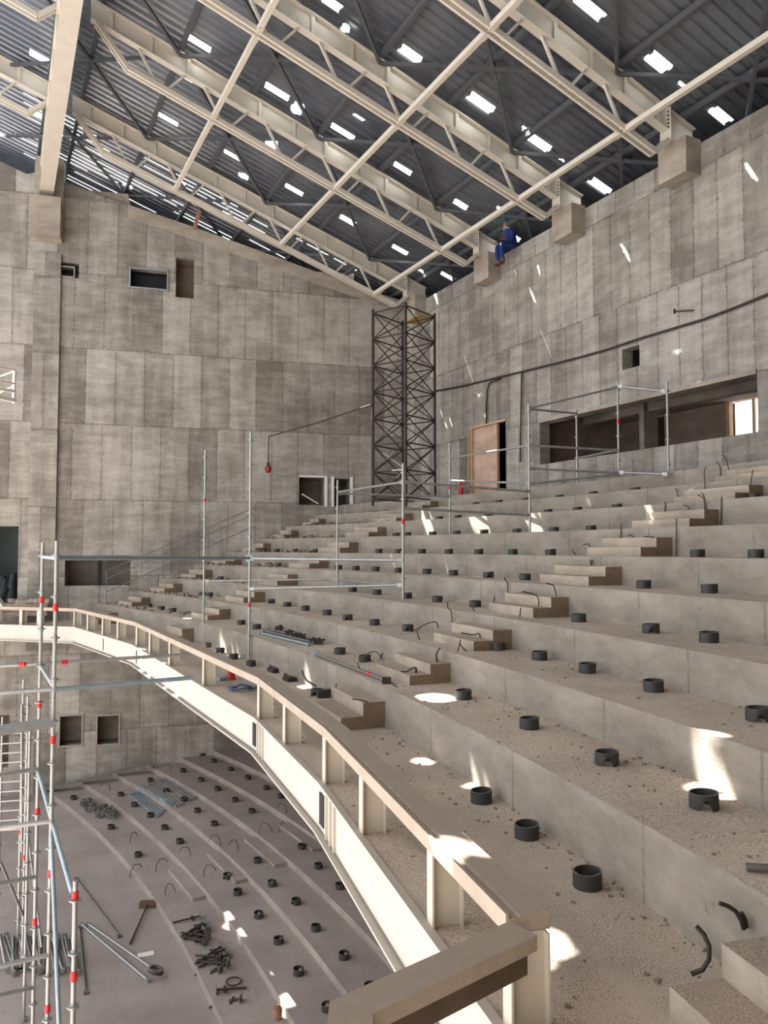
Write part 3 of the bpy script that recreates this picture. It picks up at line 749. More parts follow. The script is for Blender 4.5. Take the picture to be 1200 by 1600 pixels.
def truss(s, n0, n1, label, endwall):
    t = thing('roof_truss', label, 'roof truss', sn(s, (n0 + n1) / 2, zf((n0 + n1) / 2)), 'cream roof trusses')
    m = MB(); gbar(m, s, n0, n1, .02, DEP - .02, .014); m.build('girder_web', M['truss'], t)
    m = MB(); gbar(m, s, n0, n1, 0, .022, .2); m.build('bottom_flange', M['truss'], t)
    m = MB(); gbar(m, s, n0, n1, DEP - .022, DEP, .2); m.build('top_flange', M['truss'], t)
    k = n0 + .45
    while k < n1 - .3:
        m = MB(); a = sn(s, k, zf(k) + .02); b = sn(s, k, zf(k) + DEP + .0)
        m.bar(a + Sx * .05, b + Sx * .05, .012, .09, Nx); m.bar(a - Sx * .05, b - Sx * .05, .012, .09, Nx)
        m.build('stiffener', M['truss'], t); k += .93
    c0, c1 = n0 + .85, n1 - .75 - (.45 if endwall else 0)
    m = MB()
    for d in (-.075, .075):
        a, b = sn(s, c0, zf(c0) - CH), sn(s, c1, zf(c1) - CH)
        m.bar(a + Sx * d, b + Sx * d, .05, .12)
        m.bar(a + Sx * d, sn(s, n0 + .12, zf(n0 + .12)) + Sx * d, .05, .1); m.bar(b + Sx * d, sn(s, c1 + .55, zf(c1 + .55)) + Sx * d, .05, .1)
    m.bar(sn(s, c0, zf(c0) - CH + .045), sn(s, c1, zf(c1) - CH + .045), .12, .01)
    m.build('lower_chord', M['truss'], t)
    nv = max(1, round((c1 - c0) / 1.72)); st = (c1 - c0) / nv
    for q in range(nv):
        c = c0 + st * (q + .5)
        for d in (-.45, .45):
            m = MB(); lo = sn(s, c + d * .22, zf(c + d * .22) - CH); hi = sn(s, c + d * 1.25, zf(c + d * 1.25)); m.bar(lo, hi, .055, .055); m.build('strut', M['truss'], t)
    if endwall:
        n_ = 13.0; z0 = 8.8
        m = MB(); m.box(sn(s, 13.05, (z0 + zf(13.05)) / 2 + .02), (.22, .3, zf(13.05) - z0 + .02), (Sx, Nx, Up))
        m.bar(sn(s, 12.88, z0) + Sx * 0, sn(s, 12.88, zf(12.9) + DEP), .3, .02, Nx)
        m.build('end_bearing', M['truss'], t)
        for q in range(5):
            for d in (-.1, .1):
                p = sn(s, 12.865, zf(12.9) + .06 + q * .085) + Sx * d; MB().tube(p, p - Nx * .025, .018, 8).build('bolt', M['lattice'], t)
    return t
for k, s in enumerate(BEAMS): truss(s, NG + .2, 13.7, 'cream steel roof truss with underslung chord, ' + BN[k], True)
for k, s in enumerate(BEAMS[:2]): truss(s, -5.5, NG - .2, 'cream roof truss running off beyond the big girder, ' + ('nearest the side wall' if k == 0 else 'further out from the side wall'), False)

# longitudinal girder
g = thing('roof_girder', 'long pale steel girder under the roof, ending on the side wall corbel', 'girder', at_l(73, 300, -.3))
E1 = at_l(73, 299, -.45); hd = V((math.sin(R(-26.6)), math.cos(R(-26.6)), 0)); E0 = E1 - hd * 17; E1 = E1 + hd * .35
E0.z = E1.z
sd = V((hd.y, -hd.x, 0))
def gp(d, z): return (E0 + sd * d + Up * z, E1 + sd * d + Up * z)
for nm, d, z, w_, h_ in (('bottom_flange', 0, .015, .42, .03), ('top_flange', 0, .95, .42, .03), ('web', 0, .48, .02, .92)):
    a, b = gp(d, z); m = MB(); m.bar(a, b, w_, h_); m.build(nm, M['truss'], g)
for q in range(12):
    p = E1 - hd * (1.0 + q * 1.4) + Up * .48
    m = MB(); m.box(p, (.4, .012, .92), (sd, hd, Up)); m.build('stiffener', M['truss'], g)
a, b = gp(.14, .33); 
# concrete corbels under the trusses on the rear wall
for k, s in enumerate(BEAMS):
    m = MB(); m.box(sn(s, 13.28, 8.42), (.76 if k else .8, .46, .78), (Sx, Nx, Up)); 
    o = m.build('wall_rear_corbel', M['corbel']); o['kind'] = 'structure'
    o['label'] = 'concrete corbel on the rear wall carrying the ' + BN[k]

# tie bars from chord to chord
for k, n in enumerate((4.87, 8.25, 11.65)):
    lab = ['nearest the big girder', 'at mid span of the trusses', 'nearest the rear wall'][k]
    t = thing('tie_bar', 'slim cream tie bar crossing under the trusses, ' + lab, 'tie bar', sn(-16, n, zf(n) - CH), 'cream tie bars')
    ss = BEAMS + [-7.5]
    for a, b in zip(ss, ss[1:]):
        m = MB(); m.bar(sn(a + .06, n, zf(n) - CH), sn(b - .06, n, zf(n) - CH), .11, .11); m.build('bar_length', M['truss'], t)
        for q in (a + .14, b - .14):
            if q > -8: continue
            m = MB(); m.box(sn(q, n, zf(n) - CH - .06), (.24, .13, .012), (Sx, Nx, Up))
            for e in (-.07, 0, .07):
                for w_ in (-.035, .035): m.tube(sn(q + e, n + w_, zf(n) - CH - .066), sn(q + e, n + w_, zf(n) - CH - .08), .012, 6)
            m.build('bolted_plate', M['truss'], t)
# purlins
PN = [-5.2, -3.5, -1.45, 1.3, 4.05 - 1.86] + [4.05 + 1.86 * k for k in range(0, 7)]
ZP = DEP + .02
for k, n in enumerate(PN):
    m = MB(); m.bar(sn(-32, n, zf(n) + ZP + .07), sn(-5, n, zf(n) + ZP + .07), .1, .14)
    single(m, 'purlin', M['purlin'], 'dark grey roof purlin, %s up the slope from the rear wall' % ORD[len(PN) - 1 - k], 'purlin', 'dark roof purlins', sn(-20, n, zf(n) + ZP))
# plan bracing of dark angles
bs = [-27.4] + BEAMS + [-8.0]
BAYN = ORD
for k in range(5):
    sa, sb = bs[k], bs[k + 1]; mid = (sa + sb) / 2
    q = 0
    for j in range(4, len(PN) - 1, 2):
        n = PN[j]
        for (s_, dn) in ((sa, -1.86), (sb, -1.86), (sa, 1.86), (sb, 1.86)):
            m = MB(); e = n + dn
            m.bar(sn(mid, n, zf(n) + DEP - .06), sn(s_, e, zf(e) + DEP - .06), .075, .075)
            single(m, 'roof_brace', M['purlin'], 'dark diagonal brace in the %s roof bay from the side wall, %s down the slope' % (BAYN[k], ORD[q]), 'brace', 'dark diagonal roof braces', sn(mid, n, zf(n) + DEP)); q += 1

# ------------------------------------------------------------------ metal deck with openings
ZD = DEP + .02 + .16
def zd(n): return zf(n) + ZD
SUN = V((ES.x * .48 + EN.x * .32, ES.y * .48 + EN.y * .32, -1.0))      # direction the sunlight travels
def up_to_deck(p):
    # p + (-SUN)*t on deck
    n = n_of(p); dn = SUN.x * EN.x + SUN.y * EN.y
    t = (zd(n) - p.z) / (1 - SL * dn)
    q = p - SUN * t; return s_of(q), n_of(q)
rects = []      # (s0,s1,n0,n1) covered by the added translucent sheet
for s in (-22.1, -18.4, -14.75, -11.05):
    for n in (4.4, 6.4, 8.3, 10.18, 12.03, 13.9): rects.append((s - .13 + random.uniform(-.03, .03), s + .13 + random.uniform(-.05, .04), n - .3 + random.uniform(-.08, .1), n + .32 + random.uniform(-.12, .08)))
for s, n in ((-22.57, 1.12), (-25.6, 1.25)): rects.append((s - .16, s + .16, n - .35, n + .35))
rects += [(-14.9, -14.7, 6.2, 6.6), (-17.6, -17.45, 8.2, 8.5), (-19.95, -19.75, 4.35, 4.6)]
ell = []        # open holes that let the sun through: (s, n, ds, dn)
HOLED = []
def hole_for(p, ds, dn): s, n = up_to_deck(p); ell.append((s, n, ds, dn)); HOLED.append(p.copy())
for (u, v), ds, dn in (((680, 1090), .26, .24), ((658, 1189), .13, .1), ((848, 1470), .17, .14), ((1118, 1205), .17, .2), ((1112, 1146), .12, .06), ((484, 1029), .2, .15), ((350, 986), .2, .14), ((369, 990), .2, .14),
                       ((292, 966), .16, .1), ((310, 962), .12, .2), ((832, 1496), .09, .09), ((745, 1222), .07, .12), ((763, 1225), .05, .09)):
    p, i = on_terrace(u, v); hole_for(p, ds, dn)
hole_for(at_z(702, 1324, -1.76), .15, .12); hole_for(at_z(716, 1358, -1.82), .05, .04)
for (u, v), ds, dn in (((358, 1430), .17, .2), ((375, 1424), .16, .12), ((382, 1455), .17, .15), ((437, 1518), .17, .15), ((450, 1562), .18, .24)):
    p, i = on_stalls(u, v); hole_for(p, ds, dn)
for (u, v), ds, dn in (((1174, 272), .065, .09), ((977, 395), .065, .1), ((831, 461), .065, .11), ((844, 426), .05, .08), ((806, 428), .035, .04), ((680, 463), .07, .12), ((1090, 596), .07, .06), ((760, 655), .07, .06),
                       ((684, 655), .045, .08), ((676, 645), .04, .05), ((698, 668), .04, .07), ((706, 663), .045, .09), ((711, 672), .045, .08), ((720, 665), .035, .05), ((690, 648), .035, .05)):
    hole_for(at_n(u, v, NW), ds, dn)
for u, i, ds, dn in ((1007, 7, .14, .1), (660, 8, .5, .22), (745, 7, .35, .16), (830, 7, .3, .16), (665, 7, .2, .16), (560, 6, .1, .1), (468, 5, .14, .16)):
    p = at_R(u, 857, RT[i] - .03); hole_for(V((p.x, p.y, ZT[i] - .05)), ds, dn)
slits = []
random.seed(11)
sx_ = -29.0 + .146
while sx_ < -24.7:
    n_ = .5 + random.random() * 2 + (20 if random.random() < .3 else 0)
    while n_ < 11.5:
        L_ = 1.2 + random.random() * 2.4
        slits.append((sx_, sx_ + .024, n_, n_ + L_)); n_ += L_ + .8 + random.random() * 4
    sx_ += .25
def gaps(s):
    g = [(r[2], r[3]) for r in slits if r[0] < s < r[1]]
    g += [(r[2], r[3]) for r in rects if r[0] < s < r[1]]
    for sc, nc, ds, dn in ell:
        if abs(s - sc) < ds: h = dn * math.sqrt(1 - ((s - sc) / ds) ** 2); g.append((nc - h, nc + h))
    return sorted(g)
mb = MB()
PIT = .25
prof_d = [(0, 0), (.09, 0), (.12, .045), (.22, .045), (.25, 0)]
N0, N1 = -7.5, 17.0
s = -36.0
sub = []
while s < 5:
    for (a, za), (b, zb) in zip(prof_d, prof_d[1:]):
        k = 4 if b - a > .05 else 1
        for q in range(k):
            f0, f1 = q / k, (q + 1) / k
            sub.append((s + a + (b - a) * f0, za + (zb - za) * f0, s + a + (b - a) * f1, za + (zb - za) * f1))
    s += PIT
for s0, z0, s1, z1 in sub:
    n = N0; g = gaps((s0 + s1) / 2)
    segs = []
    for a, b in g:
        if a > n: segs.append((n, a))
        n = max(n, b)
    segs.append((n, N1))
    for a, b in segs:
        mb.add([sn(s0, a, zd(a) + z0), sn(s1, a, zd(a) + z1), sn(s1, b, zd(b) + z1), sn(s0, b, zd(b) + z0)], [(0, 1, 2, 3)])
o = mb.build('ceiling', M['deck'], fix=False); o['kind'] = 'structure'; o['label'] = 'grey corrugated metal roof deck sloping down to the rear wall'
rects.append((-29.2, -24.6, .3, 13.2))  # one translucent sheet added over all slits, scatters the sun
for k, r in enumerate(rects):
    m = MB(); m.quad(sn(r[0] - .02, r[2], zd(r[2]) + .06), sn(r[1] + .02, r[2], zd(r[2]) + .06), sn(r[1] + .02, r[3], zd(r[3]) + .06), sn(r[0] - .02, r[3], zd(r[3]) + .06))
    o = m.build('window_%d' % (k + 10), M['sheet'], fix=False); o['kind'] = 'structure'

# ------------------------------------------------------------------ lattice tower in the corner
def lattice_tower():
    base = on_terrace(630, 760)
    zb = .5
    pA, pB, pC, pD = at_n(583, 700, 11.9), at_n(627, 700, 13.1), at_n(678, 700, 12.9), at_n(634, 700, 11.2)
    # square plan seen on its corner
    yD = 22.6
    d_ = at_y(634, 700, yD); c_ = at_y(679.5, 700, yD + 1.15); a_ = at_y(582.5, 700, yD + .75); b_ = V((a_.x + c_.x - d_.x, a_.y + c_.y - d_.y, 0))
    t = thing('lattice_tower', 'tall dark steel lattice tower standing in the corner of the two walls', 'tower', V((d_.x, d_.y, zb)))
    P = [V((q.x, q.y, 0)) for q in (a_, d_, c_, b_)]
    bottoms = [1.3, 1.15, 1.45, 1.5]
    ztop = at_y(634, 475, yD).z + .0
    tops = []
    for q in P: tops.append(at_y(600, 482 if q is not P[1] else 482, q.y).z)
    ztop = at_y(582, 489, a_.y).z
    for k, q in enumerate(P):
        MB().tube(V((q.x, q.y, bottoms[k])), V((q.x, q.y, ztop + .1)), .042, 8).build('post', M['lattice'], t)
    lev = 7; h = (ztop - 1.5) / lev
    for L in range(lev + 1):
        z = ztop - L * h
        for k in range(4):
            a, b = P[k], P[(k + 1) % 4]
            MB().tube(V((a.x, a.y, z)), V((b.x, b.y, z)), .022, 6).build('horizontal_bar', M['lattice'], t)
            if L < lev and L * 4 + k < 96:
                MB().tube(V((a.x, a.y, z)), V((b.x, b.y, z - h)), .018, 6).build('diagonal_bar', M['lattice'], t)
                MB().tube(V((b.x, b.y, z)), V((a.x, a.y, z - h)), .018, 6).build('diagonal_bar', M['lattice'], t)
    m = MB(); c = (P[2] + P[3]) / 2; m.box(V((c.x, c.y, ztop + .02)), (.9, .5, .03), (Sx, Nx, Up)); m.build('platform_board', M['plyw'], t)
    return t
lattice_tower()

# ------------------------------------------------------------------ tube scaffolds
RT_ = .024
def post_mesh(x, y, z0, z1, name, mat, par, bands=(), ros=.5, r=RT_):
    m = MB().tube(V((x, y, z0)), V((x, y, z1)), r, 10)
    k = z1 - .18
    while k > z0 + .05:
        m.tube(V((x, y, k - .006)), V((x, y, k + .006)), r * 2.5, 10); m.tube(V((x, y, k - .03)), V((x, y, k + .03)), r * 1.3, 10); k -= ros
    o = m.build(name, mat, par)
    for zb in bands: MB().tube(V((x, y, zb - .045)), V((x, y, zb + .045)), r * 1.35, 10).build('red_band', M['red'], o)
    return o
# scaffold standing on the balcony terraces
sc = thing('scaffold', 'galvanised tube scaffold standing across the balcony terraces below the rear wall', 'scaffold', V((1, 16.5, ZT[3])))
PP = {}
def pole(key, u, vt, vb, y, bands=()):
    b = at_y(u, vb, y); t_ = at_y(u, vt, y)
    x = b.x; PP[key] = (x, y)
    post_mesh(x, y, b.z, t_.z, 'post', M['galv'], sc, [at_y(u, q, y).z for q in bands])
pole('A1', 389, 674, 1033, 15.7, (945,)); pole('A2', 630, 724, 938, 14.5, (815,)); pole('A3', 828, 630, 832, 15.7); pole('A4', 967, 596, 741, 16.2, (658,))
pole('B1', 317.5, 703, 1006, 18.5, (781,)); pole('B2', 527, 750, 917, 18.3); pole('B3', 703, 692, 838, 19.2, (763,)); pole('B4', 902, 640, 755, 18.5); pole('B5', 1044.5, 597, 736, 15.5)
def at_pole(key, v):
    x, y = PP[key]; u = 600 + F * x / y
    return at_y(u, v, y) if False else V((x, y, at_y(u, v, y).z))
def ledger(k1, v1, k2, v2, par=None, mat=None, r=.024, name='ledger'):
    a, b = at_pole(k1, v1), at_pole(k2, v2)
    m = MB().tube(a, b, r, 8)
    d = (b - a).normalized()
    for q, e in ((a, d), (b, -d)): m.bar(q + e * .02, q + e * .12, .04, .07)
    return m.build(name, mat or M['galv'], par or sc)
for a in (('A1', 872, 'A2', 875), ('B1', 908, 'B2', 905), ('A1', 920, 'A2', 914), ('B2', 769, 'A2', 753), ('A2', 753, 'A3', 768), ('B2', 771, 'B3', 776), ('A2', 794, 'A3', 805), ('B3', 716, 'A3', 696),
          ('B3', 751, 'A3', 755), ('A3', 696, 'A4', 704), ('A3', 732, 'A4', 739), ('A3', 756, 'A4', 741), ('A3', 639, 'B4', 646), ('A3', 638, 'A4', 605), ('A4', 603, 'B5', 612), ('B2', 906, 'A2', 915), ('B4', 716, 'A4', 703), ('A4', 738, 'B5', 741)):
    ledger(*a)
o = ledger('A1', 872.5, 'A2', 875.5, r=.03)
x, y = PP['A1']; q = at_pole('A1', 872); MB().box(q, (.14, .1, .12)).build('clamp', M['galvblue'], sc)
# scaffold rising from the stalls in the left foreground
sf = thing('stalls_scaffold', 'tall tube scaffold with decks rising from the stalls beside the balcony front', 'scaffold', V((-4.2, 9.5, FLOOR)))
def polef(key, u, vt, y, bands=(), mat=None, z0=None, vb=None):
    t_ = at_y(u, vt, y); PP[key] = (t_.x, y)
    post_mesh(t_.x, y, FLOOR if z0 is None else z0, t_.z, 'post', mat or M['galv'], sf, [at_y(u, q, y).z for q in bands])
polef('F1', 67, 848, 10.6, (937, 1100, 1268, 1440)); polef('F2', 89, 845, 9.4, (949, 1156, 1365, 1576)); polef('F3', 118, 1376, 7.6, (1400, 1525))
polef('F4', 37, 1062, 15.5, (1300,)); polef('F5', 44, 1088, 14.6, (1340,)); polef('F6', 47, 1140, 13.0); polef('F7', -18, 900, 10.4); polef('F8', -25, 900, 13.6); polef('F9', 4, 1120, 16.5)
def end_led(k1, v1, u2, v2, y2, r=.024, mat=None, name='ledger'):
    a = at_pole(k1, v1); b = at_y(u2, v2, y2)
    return MB().tube(a, b, r, 8).build(name, mat or M['galv'], sf)
# top ledger joining the two scaffolds
a = at_pole('F2', 872); b = at_pole('A1', 872); MB().tube(a, b, .03, 10).tube(at_pole('F1', 870), a, .025, 8).build('ledger', M['galvblue'], sf)
o = end_led('F1', 1037, 283, 1023, 11.6); a = at_pole('F1', 1037); b = at_y(283, 1023, 11.6)
for f_ in (.16,): q = a + (b - a) * f_; d = (b - a).normalized(); MB().tube(q - d * .04, q + d * .04, .032, 8).build('red_band', M['red'], o)
o = end_led('F1', 1037, -10, 1041, 10.4); end_led('F2', 1077, 300, 1059, 10.4, .028, M['galvblue']); end_led('F2', 1077, -10, 1083, 9.2, .028)
q = at_y(35, 1038, 10.5); MB().tube(q - V((.04, 0, 0)), q + V((.04, 0, 0)), .032, 8).build('red_band', M['red'], o)
MB().tube(at_pole('F1', 1040), at_pole('F2', 1074), .024, 8).build('brace', M['galv'], sf)
def deckb(k, v, u2, v2, y2, w, h, name='deck_board'):
    a = at_pole(k, v); b = at_y(u2, v2, y2); return MB().bar(a, b, w, h).build(name, M['galv'], sf)
deckb('F2', 1128, -10, 1143, 9.0, .3, .06)
for k, v, u2, v2, y2 in (('F1', 1201, -10, 1213, 10.2), ('F2', 1283, -10, 1295, 9.2), ('F1', 1370, -10, 1382, 10.2), ('F2', 1492, -10, 1512, 9.1), ('F1', 1543, -10, 1557, 10.2)): end_led(k, v, u2, v2, y2, .03)
MB().tube(at_pole('F1', 1205), at_y(113, 1395, 8.2), .026, 8).build('brace', M['galvblue'], sf)
MB().tube(at_pole('F2', 1300), at_y(94, 1640, 8.6), .024, 8).build('brace', M['galvblue'], sf)
MB().tube(at_pole('F4', 1215), at_y(65, 1480, 14), .02, 8).build('brace', M['galv'], sf)
MB().tube(at_y(0, 1345, 13.5), at_pole('F5', 1430), .022, 8).build('brace', M['olddull'], sf)
# ladder hung on the back of the scaffold
ld = thing('scaffold_ladder', 'steel ladder of close rungs hung behind the stalls scaffold at the picture edge', 'ladder', at_y(10, 1270, 15.0))
ya = 15.2
for u in (-8, 34): MB().tube(at_y(u, 1100, ya), at_y(u, 1330, ya), .022, 8).build('rail', M['galv'], ld)
for k in range(11):
    v = 1145 + k * 15; MB().tube(at_y(-8, v + 3, ya), at_y(34, v, ya), .014, 6).build('rung', M['galv'], ld)

# ------------------------------------------------------------------ loose items in the stalls
def lying(p0, p1, r, name, mat, label, cat, group, clamp=True, z=None):
    m = MB().tube(p0, p1, r, 8)
    if clamp:
        d = (p1 - p0).normalized()
        for q in (p0 + d * .04, p1 - d * .04): m.box(q, (.07, .07, .06), (d, d.cross(Up).normalized(), Up))
    return single(m, name, mat, label, cat, group, p0)
def fl(u, v, dz=.03):
    p, i = on_stalls(u, v); return p + V((0, 0, dz))
for k in range(9):
    a = at_l(60, 1238, -.35 - .07 * (k % 5)) + V((0, 0, .05 * (k // 5))); b = at_l(239, 1192, -.35 - .07 * (k % 5)) + V((0, 0, .05 * (k // 5)))
    lying(a, b, .024, 'steel_tube', M['galvblue'] if k % 2 else M['olddull'], 'long steel tube in the bundle along the foot of the side wall', 'tube', 'bundle of long tubes by the side wall', False)
for k in range(8):
    a = fl(202 + k * 3.4, 1243 - k * 1.2, .03); b = fl(246 + k * 3.6, 1278 - k * 3.0, .03)
    lying(a, b, .022, 'scaffold_ledger', M['galvblue'], 'short scaffold ledger in the lower row of tubes lying on the stalls steps', 'tube', 'lower row of ledgers on the stalls')
for k in range(7):
    a = fl(231 + k * 4.2, 1228 - k * 1.6, .03); b = fl(276 + k * 5.2, 1262 - k * 2.4, .03)
    if k == 3: continue
    lying(a, b, .022, 'scaffold_ledger', M['galv'], 'short scaffold ledger in the upper row of tubes lying on the stalls steps', 'tube', 'upper row of ledgers on the stalls')
for k in range(24):
    u0 = -6 + k * 5.1; lean = -4 + random.random() * 24
    a = fl(u0, 1463 + random.random() * 6, .03 + .045 * (k % 2)); b = fl(u0 + lean, 1518 + random.random() * 10, .03 + .045 * (k % 2))
    lying(a, b, .024, 'scaffold_tube', M['galv'] if k % 3 else M['olddull'], 'galvanised tube in the heap lying at the foot of the stalls scaffold', 'tube', 'heap of tubes under the stalls scaffold')
lying(fl(125, 1445), fl(233, 1536), .026, 'steel_prop', M['galv'], 'long steel prop lying on the stalls floor, nearer of two side by side', 'prop', None)
lying(fl(136, 1445), fl(241, 1518), .026, 'steel_prop', M['galv'], 'long steel prop lying on the stalls floor, farther of two side by side', 'prop', None)
lying(fl(118, 1374), fl(187, 1466), .024, 'steel_pole', M['olddull'], 'thin steel pole lying alone on the stalls floor near the short post', 'pole', None)
lying(fl(124, 1450), fl(134, 1555), .022, 'steel_pole', M['olddull'], 'dark thin pole lying beside the short scaffold post', 'pole', None)
# coil at the end of the props
m = MB(); c = fl(243, 1530, .05)
m.path([c + V((.11 * math.cos(a), .11 * math.sin(a) * .9, .05 + .09 * math.sin(a * .5))) for a in [q * 2 * pi / 14 for q in range(15)]], .035, 8)
single(m, 'rubber_ring', M['black'], 'dark rubber ring lying at the end of the two steel props', 'ring', None, c)
# push broom
b = thing('push_broom', 'push broom lying on the stalls floor with its wide dark head', 'broom', fl(231, 1416))
h = fl(231, 1417, .06); e = fl(203, 1477, .03)
MB().tube(h, e, .018, 8).build('handle', M['lattice'], b)
d = (e - h).normalized(); s_ = d.cross(Up).normalized(); MB().box(h, (.16, .34, .1), (d, s_, Up)).build('head', M['boot'], b)
# heap of scaffold couplers
for k in range(46):
    a = random.random() * 2 * pi; q = math.sqrt(random.random()) * .9
    u, v = 156 + 32 * q * math.cos(a) + 14 * q * math.sin(a), 1268 + 16 * q * math.sin(a) + 6 * q * math.cos(a)
    c = fl(u, v, .035 + random.random() * .08); an = random.random() * pi
    ax = (V((math.cos(an), math.sin(an), 0)), V((-math.sin(an), math.cos(an), 0)), Up)
    m = MB(); m.box(c, (.13, .06, .05), ax); m.box(c + ax[0] * .05 + Up * .03, (.05, .09, .05), ax); m.tube(c - ax[1] * .06, c + ax[1] * .06, .014, 6)
    single(m, 'scaffold_coupler', M['olddull'], 'dark steel scaffold coupler in the heap on the stalls steps', 'coupler', 'heap of scaffold couplers', c)
# screw jacks
def jack(u0, v0, u1, v1, label, dz=.03, group=None):
    a, b_ = fl(u0, v0, dz), fl(u1, v1, dz + .03); d = (b_ - a).normalized(); s_ = d.cross(Up).normalized()
    t = thing('screw_jack', label, 'jack', a, group)
    MB().tube(a, b_, .019, 8).build('spindle', M['lattice'], t)
    MB().box(b_, (.012, .14, .13), (d, s_, Up)).build('foot_plate', M['olddull'], t)
    q = a + (b_ - a) * .72; m = MB().tube(q - d * .03, q + d * .03, .035, 8); m.bar(q - s_ * .1, q + s_ * .1, .03, .02); m.build('wing_nut', M['lattice'], t)
for k in range(8): jack(283 + (k % 4) * 1.6, 1466 + k * 2.0, 318 + (k % 3) * 4, 1446 + k * 4.8, 'rusty screw jack in the farther fan of jacks lying on the stalls steps', .03 + .03 * (k % 2), 'farther fan of screw jacks')
for k in range(7): jack(305 + (k % 3) * 2.5, 1508 + k * 3.0, 345 + (k % 3) * 6, 1484 + k * 6.0, 'rusty screw jack in the nearer tangle of jacks lying on the stalls steps', .03 + .03 * (k % 2), 'nearer tangle of screw jacks')
jack(270, 1444, 312, 1436, 'lone rusty screw jack lying just beyond the farther fan of jacks')
jack(385, 1546, 338, 1552, 'lone rusty screw jack lying square across the stalls, nearer of the last two')
jack(327, 1577, 376, 1565, 'lone rusty screw jack lying nearest the picture bottom in the stalls')
m = MB(); c = fl(365, 1536, .01); m.path([c + V((.13 * math.cos(a), .13 * math.sin(a), .02)) for a in [q * 2 * pi / 16 for q in range(17)]], .012, 6)
single(m, 'wire_ring', M['lattice'], 'thin wire ring lying between the screw jacks', 'ring', None, c)
c = fl(434, 1592, .08); m = MB(); m.tube(c - V((0, 0, .08)), c + V((0, 0, .1)), .07, 12); m.tube(c + V((0, 0, .1)), c + V((0, 0, .13)), .04, 12)
single(m, 'paint_can', M['rust'], 'small rusty can standing at the picture bottom in the stalls', 'can', None, c)
m = MB(); c = fl(228, 1492, .01); m.box(c, (.3, .16, .012), (V((.9, .4, 0)).normalized(), V((-.4, .9, 0)).normalized(), Up))
single(m, 'white_board_scrap', M['whitestuff'], 'white scrap of board lying on the stalls floor', 'scrap', None, c)
# stalls cable stubs
def stub_path(p, h, lean, twist):
    x, y = math.cos(lean), math.sin(lean); k = h
    return [p, p + V((x * .02, y * .02, k * .45)), p + V((x * k * .3, y * k * .3, k * .8)), p + V((x * k * .7, y * k * .7, k * (.95 - twist * .3))), p + V((x * k * 1.05, y * k * 1.05, k * (.8 - twist * .8)))]
for k, (u, v) in enumerate(((405, 1310), (372, 1330), (345, 1327), (298, 1337), (318, 1370), (243, 1362), (258, 1398), (203, 1318), (203, 1372), (436, 1302), (302, 1163), (345, 1159), (172, 1235), (268, 1205), (448, 1272))):
    p, i = on_stalls(u, v)
    m = MB().path(stub_path(p, .26 + .1 * random.random(), random.random() * 6.28, random.random()), .009, 6)
    single(m, 'cable_stub', M['cable'], 'bent dark cable stub in the stalls, %s counted from the balcony side' % ORD[k], 'cable', 'cable stubs in the stalls', p)

# ------------------------------------------------------------------ cable stubs on the balcony aisles
def c2p(cx, cy, ox, oy, s): return (ox + cx / s, oy + cy / s)
ST = []
for b_, pts in (((495, 215), [(505, 165), (515, 140), (512, 122)]), ((585, 155), [(575, 130), (565, 105), (556, 85)]), ((862, 190), [(850, 150), (838, 128), (800, 116)]), ((755, 250), [(755, 215), (735, 185), (660, 166)]),
                ((645, 320), [(648, 290), (652, 262)]), ((266, 328), [(245, 290), (225, 262), (222, 228)]), ((385, 282), [(370, 262), (355, 242)]), ((62, 450), [(48, 420), (46, 390), (90, 360), (150, 343), (170, 380)]),
                ((415, 435), [(405, 412), (370, 420), (302, 408)]), ((275, 518), [(290, 490), (298, 447)]), ((345, 516), [(310, 495), (296, 470)]), ((165, 572), [(158, 530), (180, 497)]), ((40, 640), [(38, 612), (0, 618)])):
    ST.append([c2p(*q, 640, 880, 3.75) for q in [b_] + pts])
for b_, pts in (((842, 207), [(828, 165), (826, 140), (836, 112)]), ((925, 162), [(920, 120), (900, 80)]), ((992, 120), [(960, 80), (930, 40)]), ((1095, 217), [(1105, 170), (1110, 130)]), ((1020, 163), [(1060, 140), (1110, 134), (1150, 145), (1170, 165)]),
                ((683, 287), [(668, 260), (657, 236)]), ((838, 352), [(828, 310), (788, 276)]), ((834, 350), [(828, 300), (810, 264)]), ((752, 382), [(735, 352), (702, 336)]), ((600, 338), [(598, 314)]), ((672, 464), [(663, 440), (664, 416)]),
                ((930, 310), [(928, 286)]), ((342, 477), [(340, 440)]), ((462, 552), [(420, 530), (380, 508)]), ((560, 520), [(520, 522), (470, 518)]), ((175, 572), [(150, 565), (115, 570)]), ((78, 628), [(52, 598)]), ((376, 634), [(372, 598)]),
                ((184, 728), [(165, 700), (158, 655)]), ((178, 728), [(165, 690), (172, 652)])):
    ST.append([c2p(*q, 880, 700, 3.75) for q in [b_] + pts])
for b_, pts in (((1135, 425), [(1132, 385), (1152, 348)]), ((805, 415), [(800, 388), (770, 368), (726, 380)]), ((815, 412), [(818, 375), (850, 352), (920, 356)]), ((1010, 490), [(1005, 462), (960, 484), (925, 484)]), ((695, 478), [(680, 462), (670, 432)]),
                ((545, 572), [(550, 548), (605, 522)]), ((745, 660), [(700, 655), (638, 645)]), ((596, 716), [(560, 738), (488, 760)]), ((935, 575), [(900, 575), (865, 550)])):
    ST.append([c2p(*q, 380, 920, 3.75) for q in [b_] + pts])
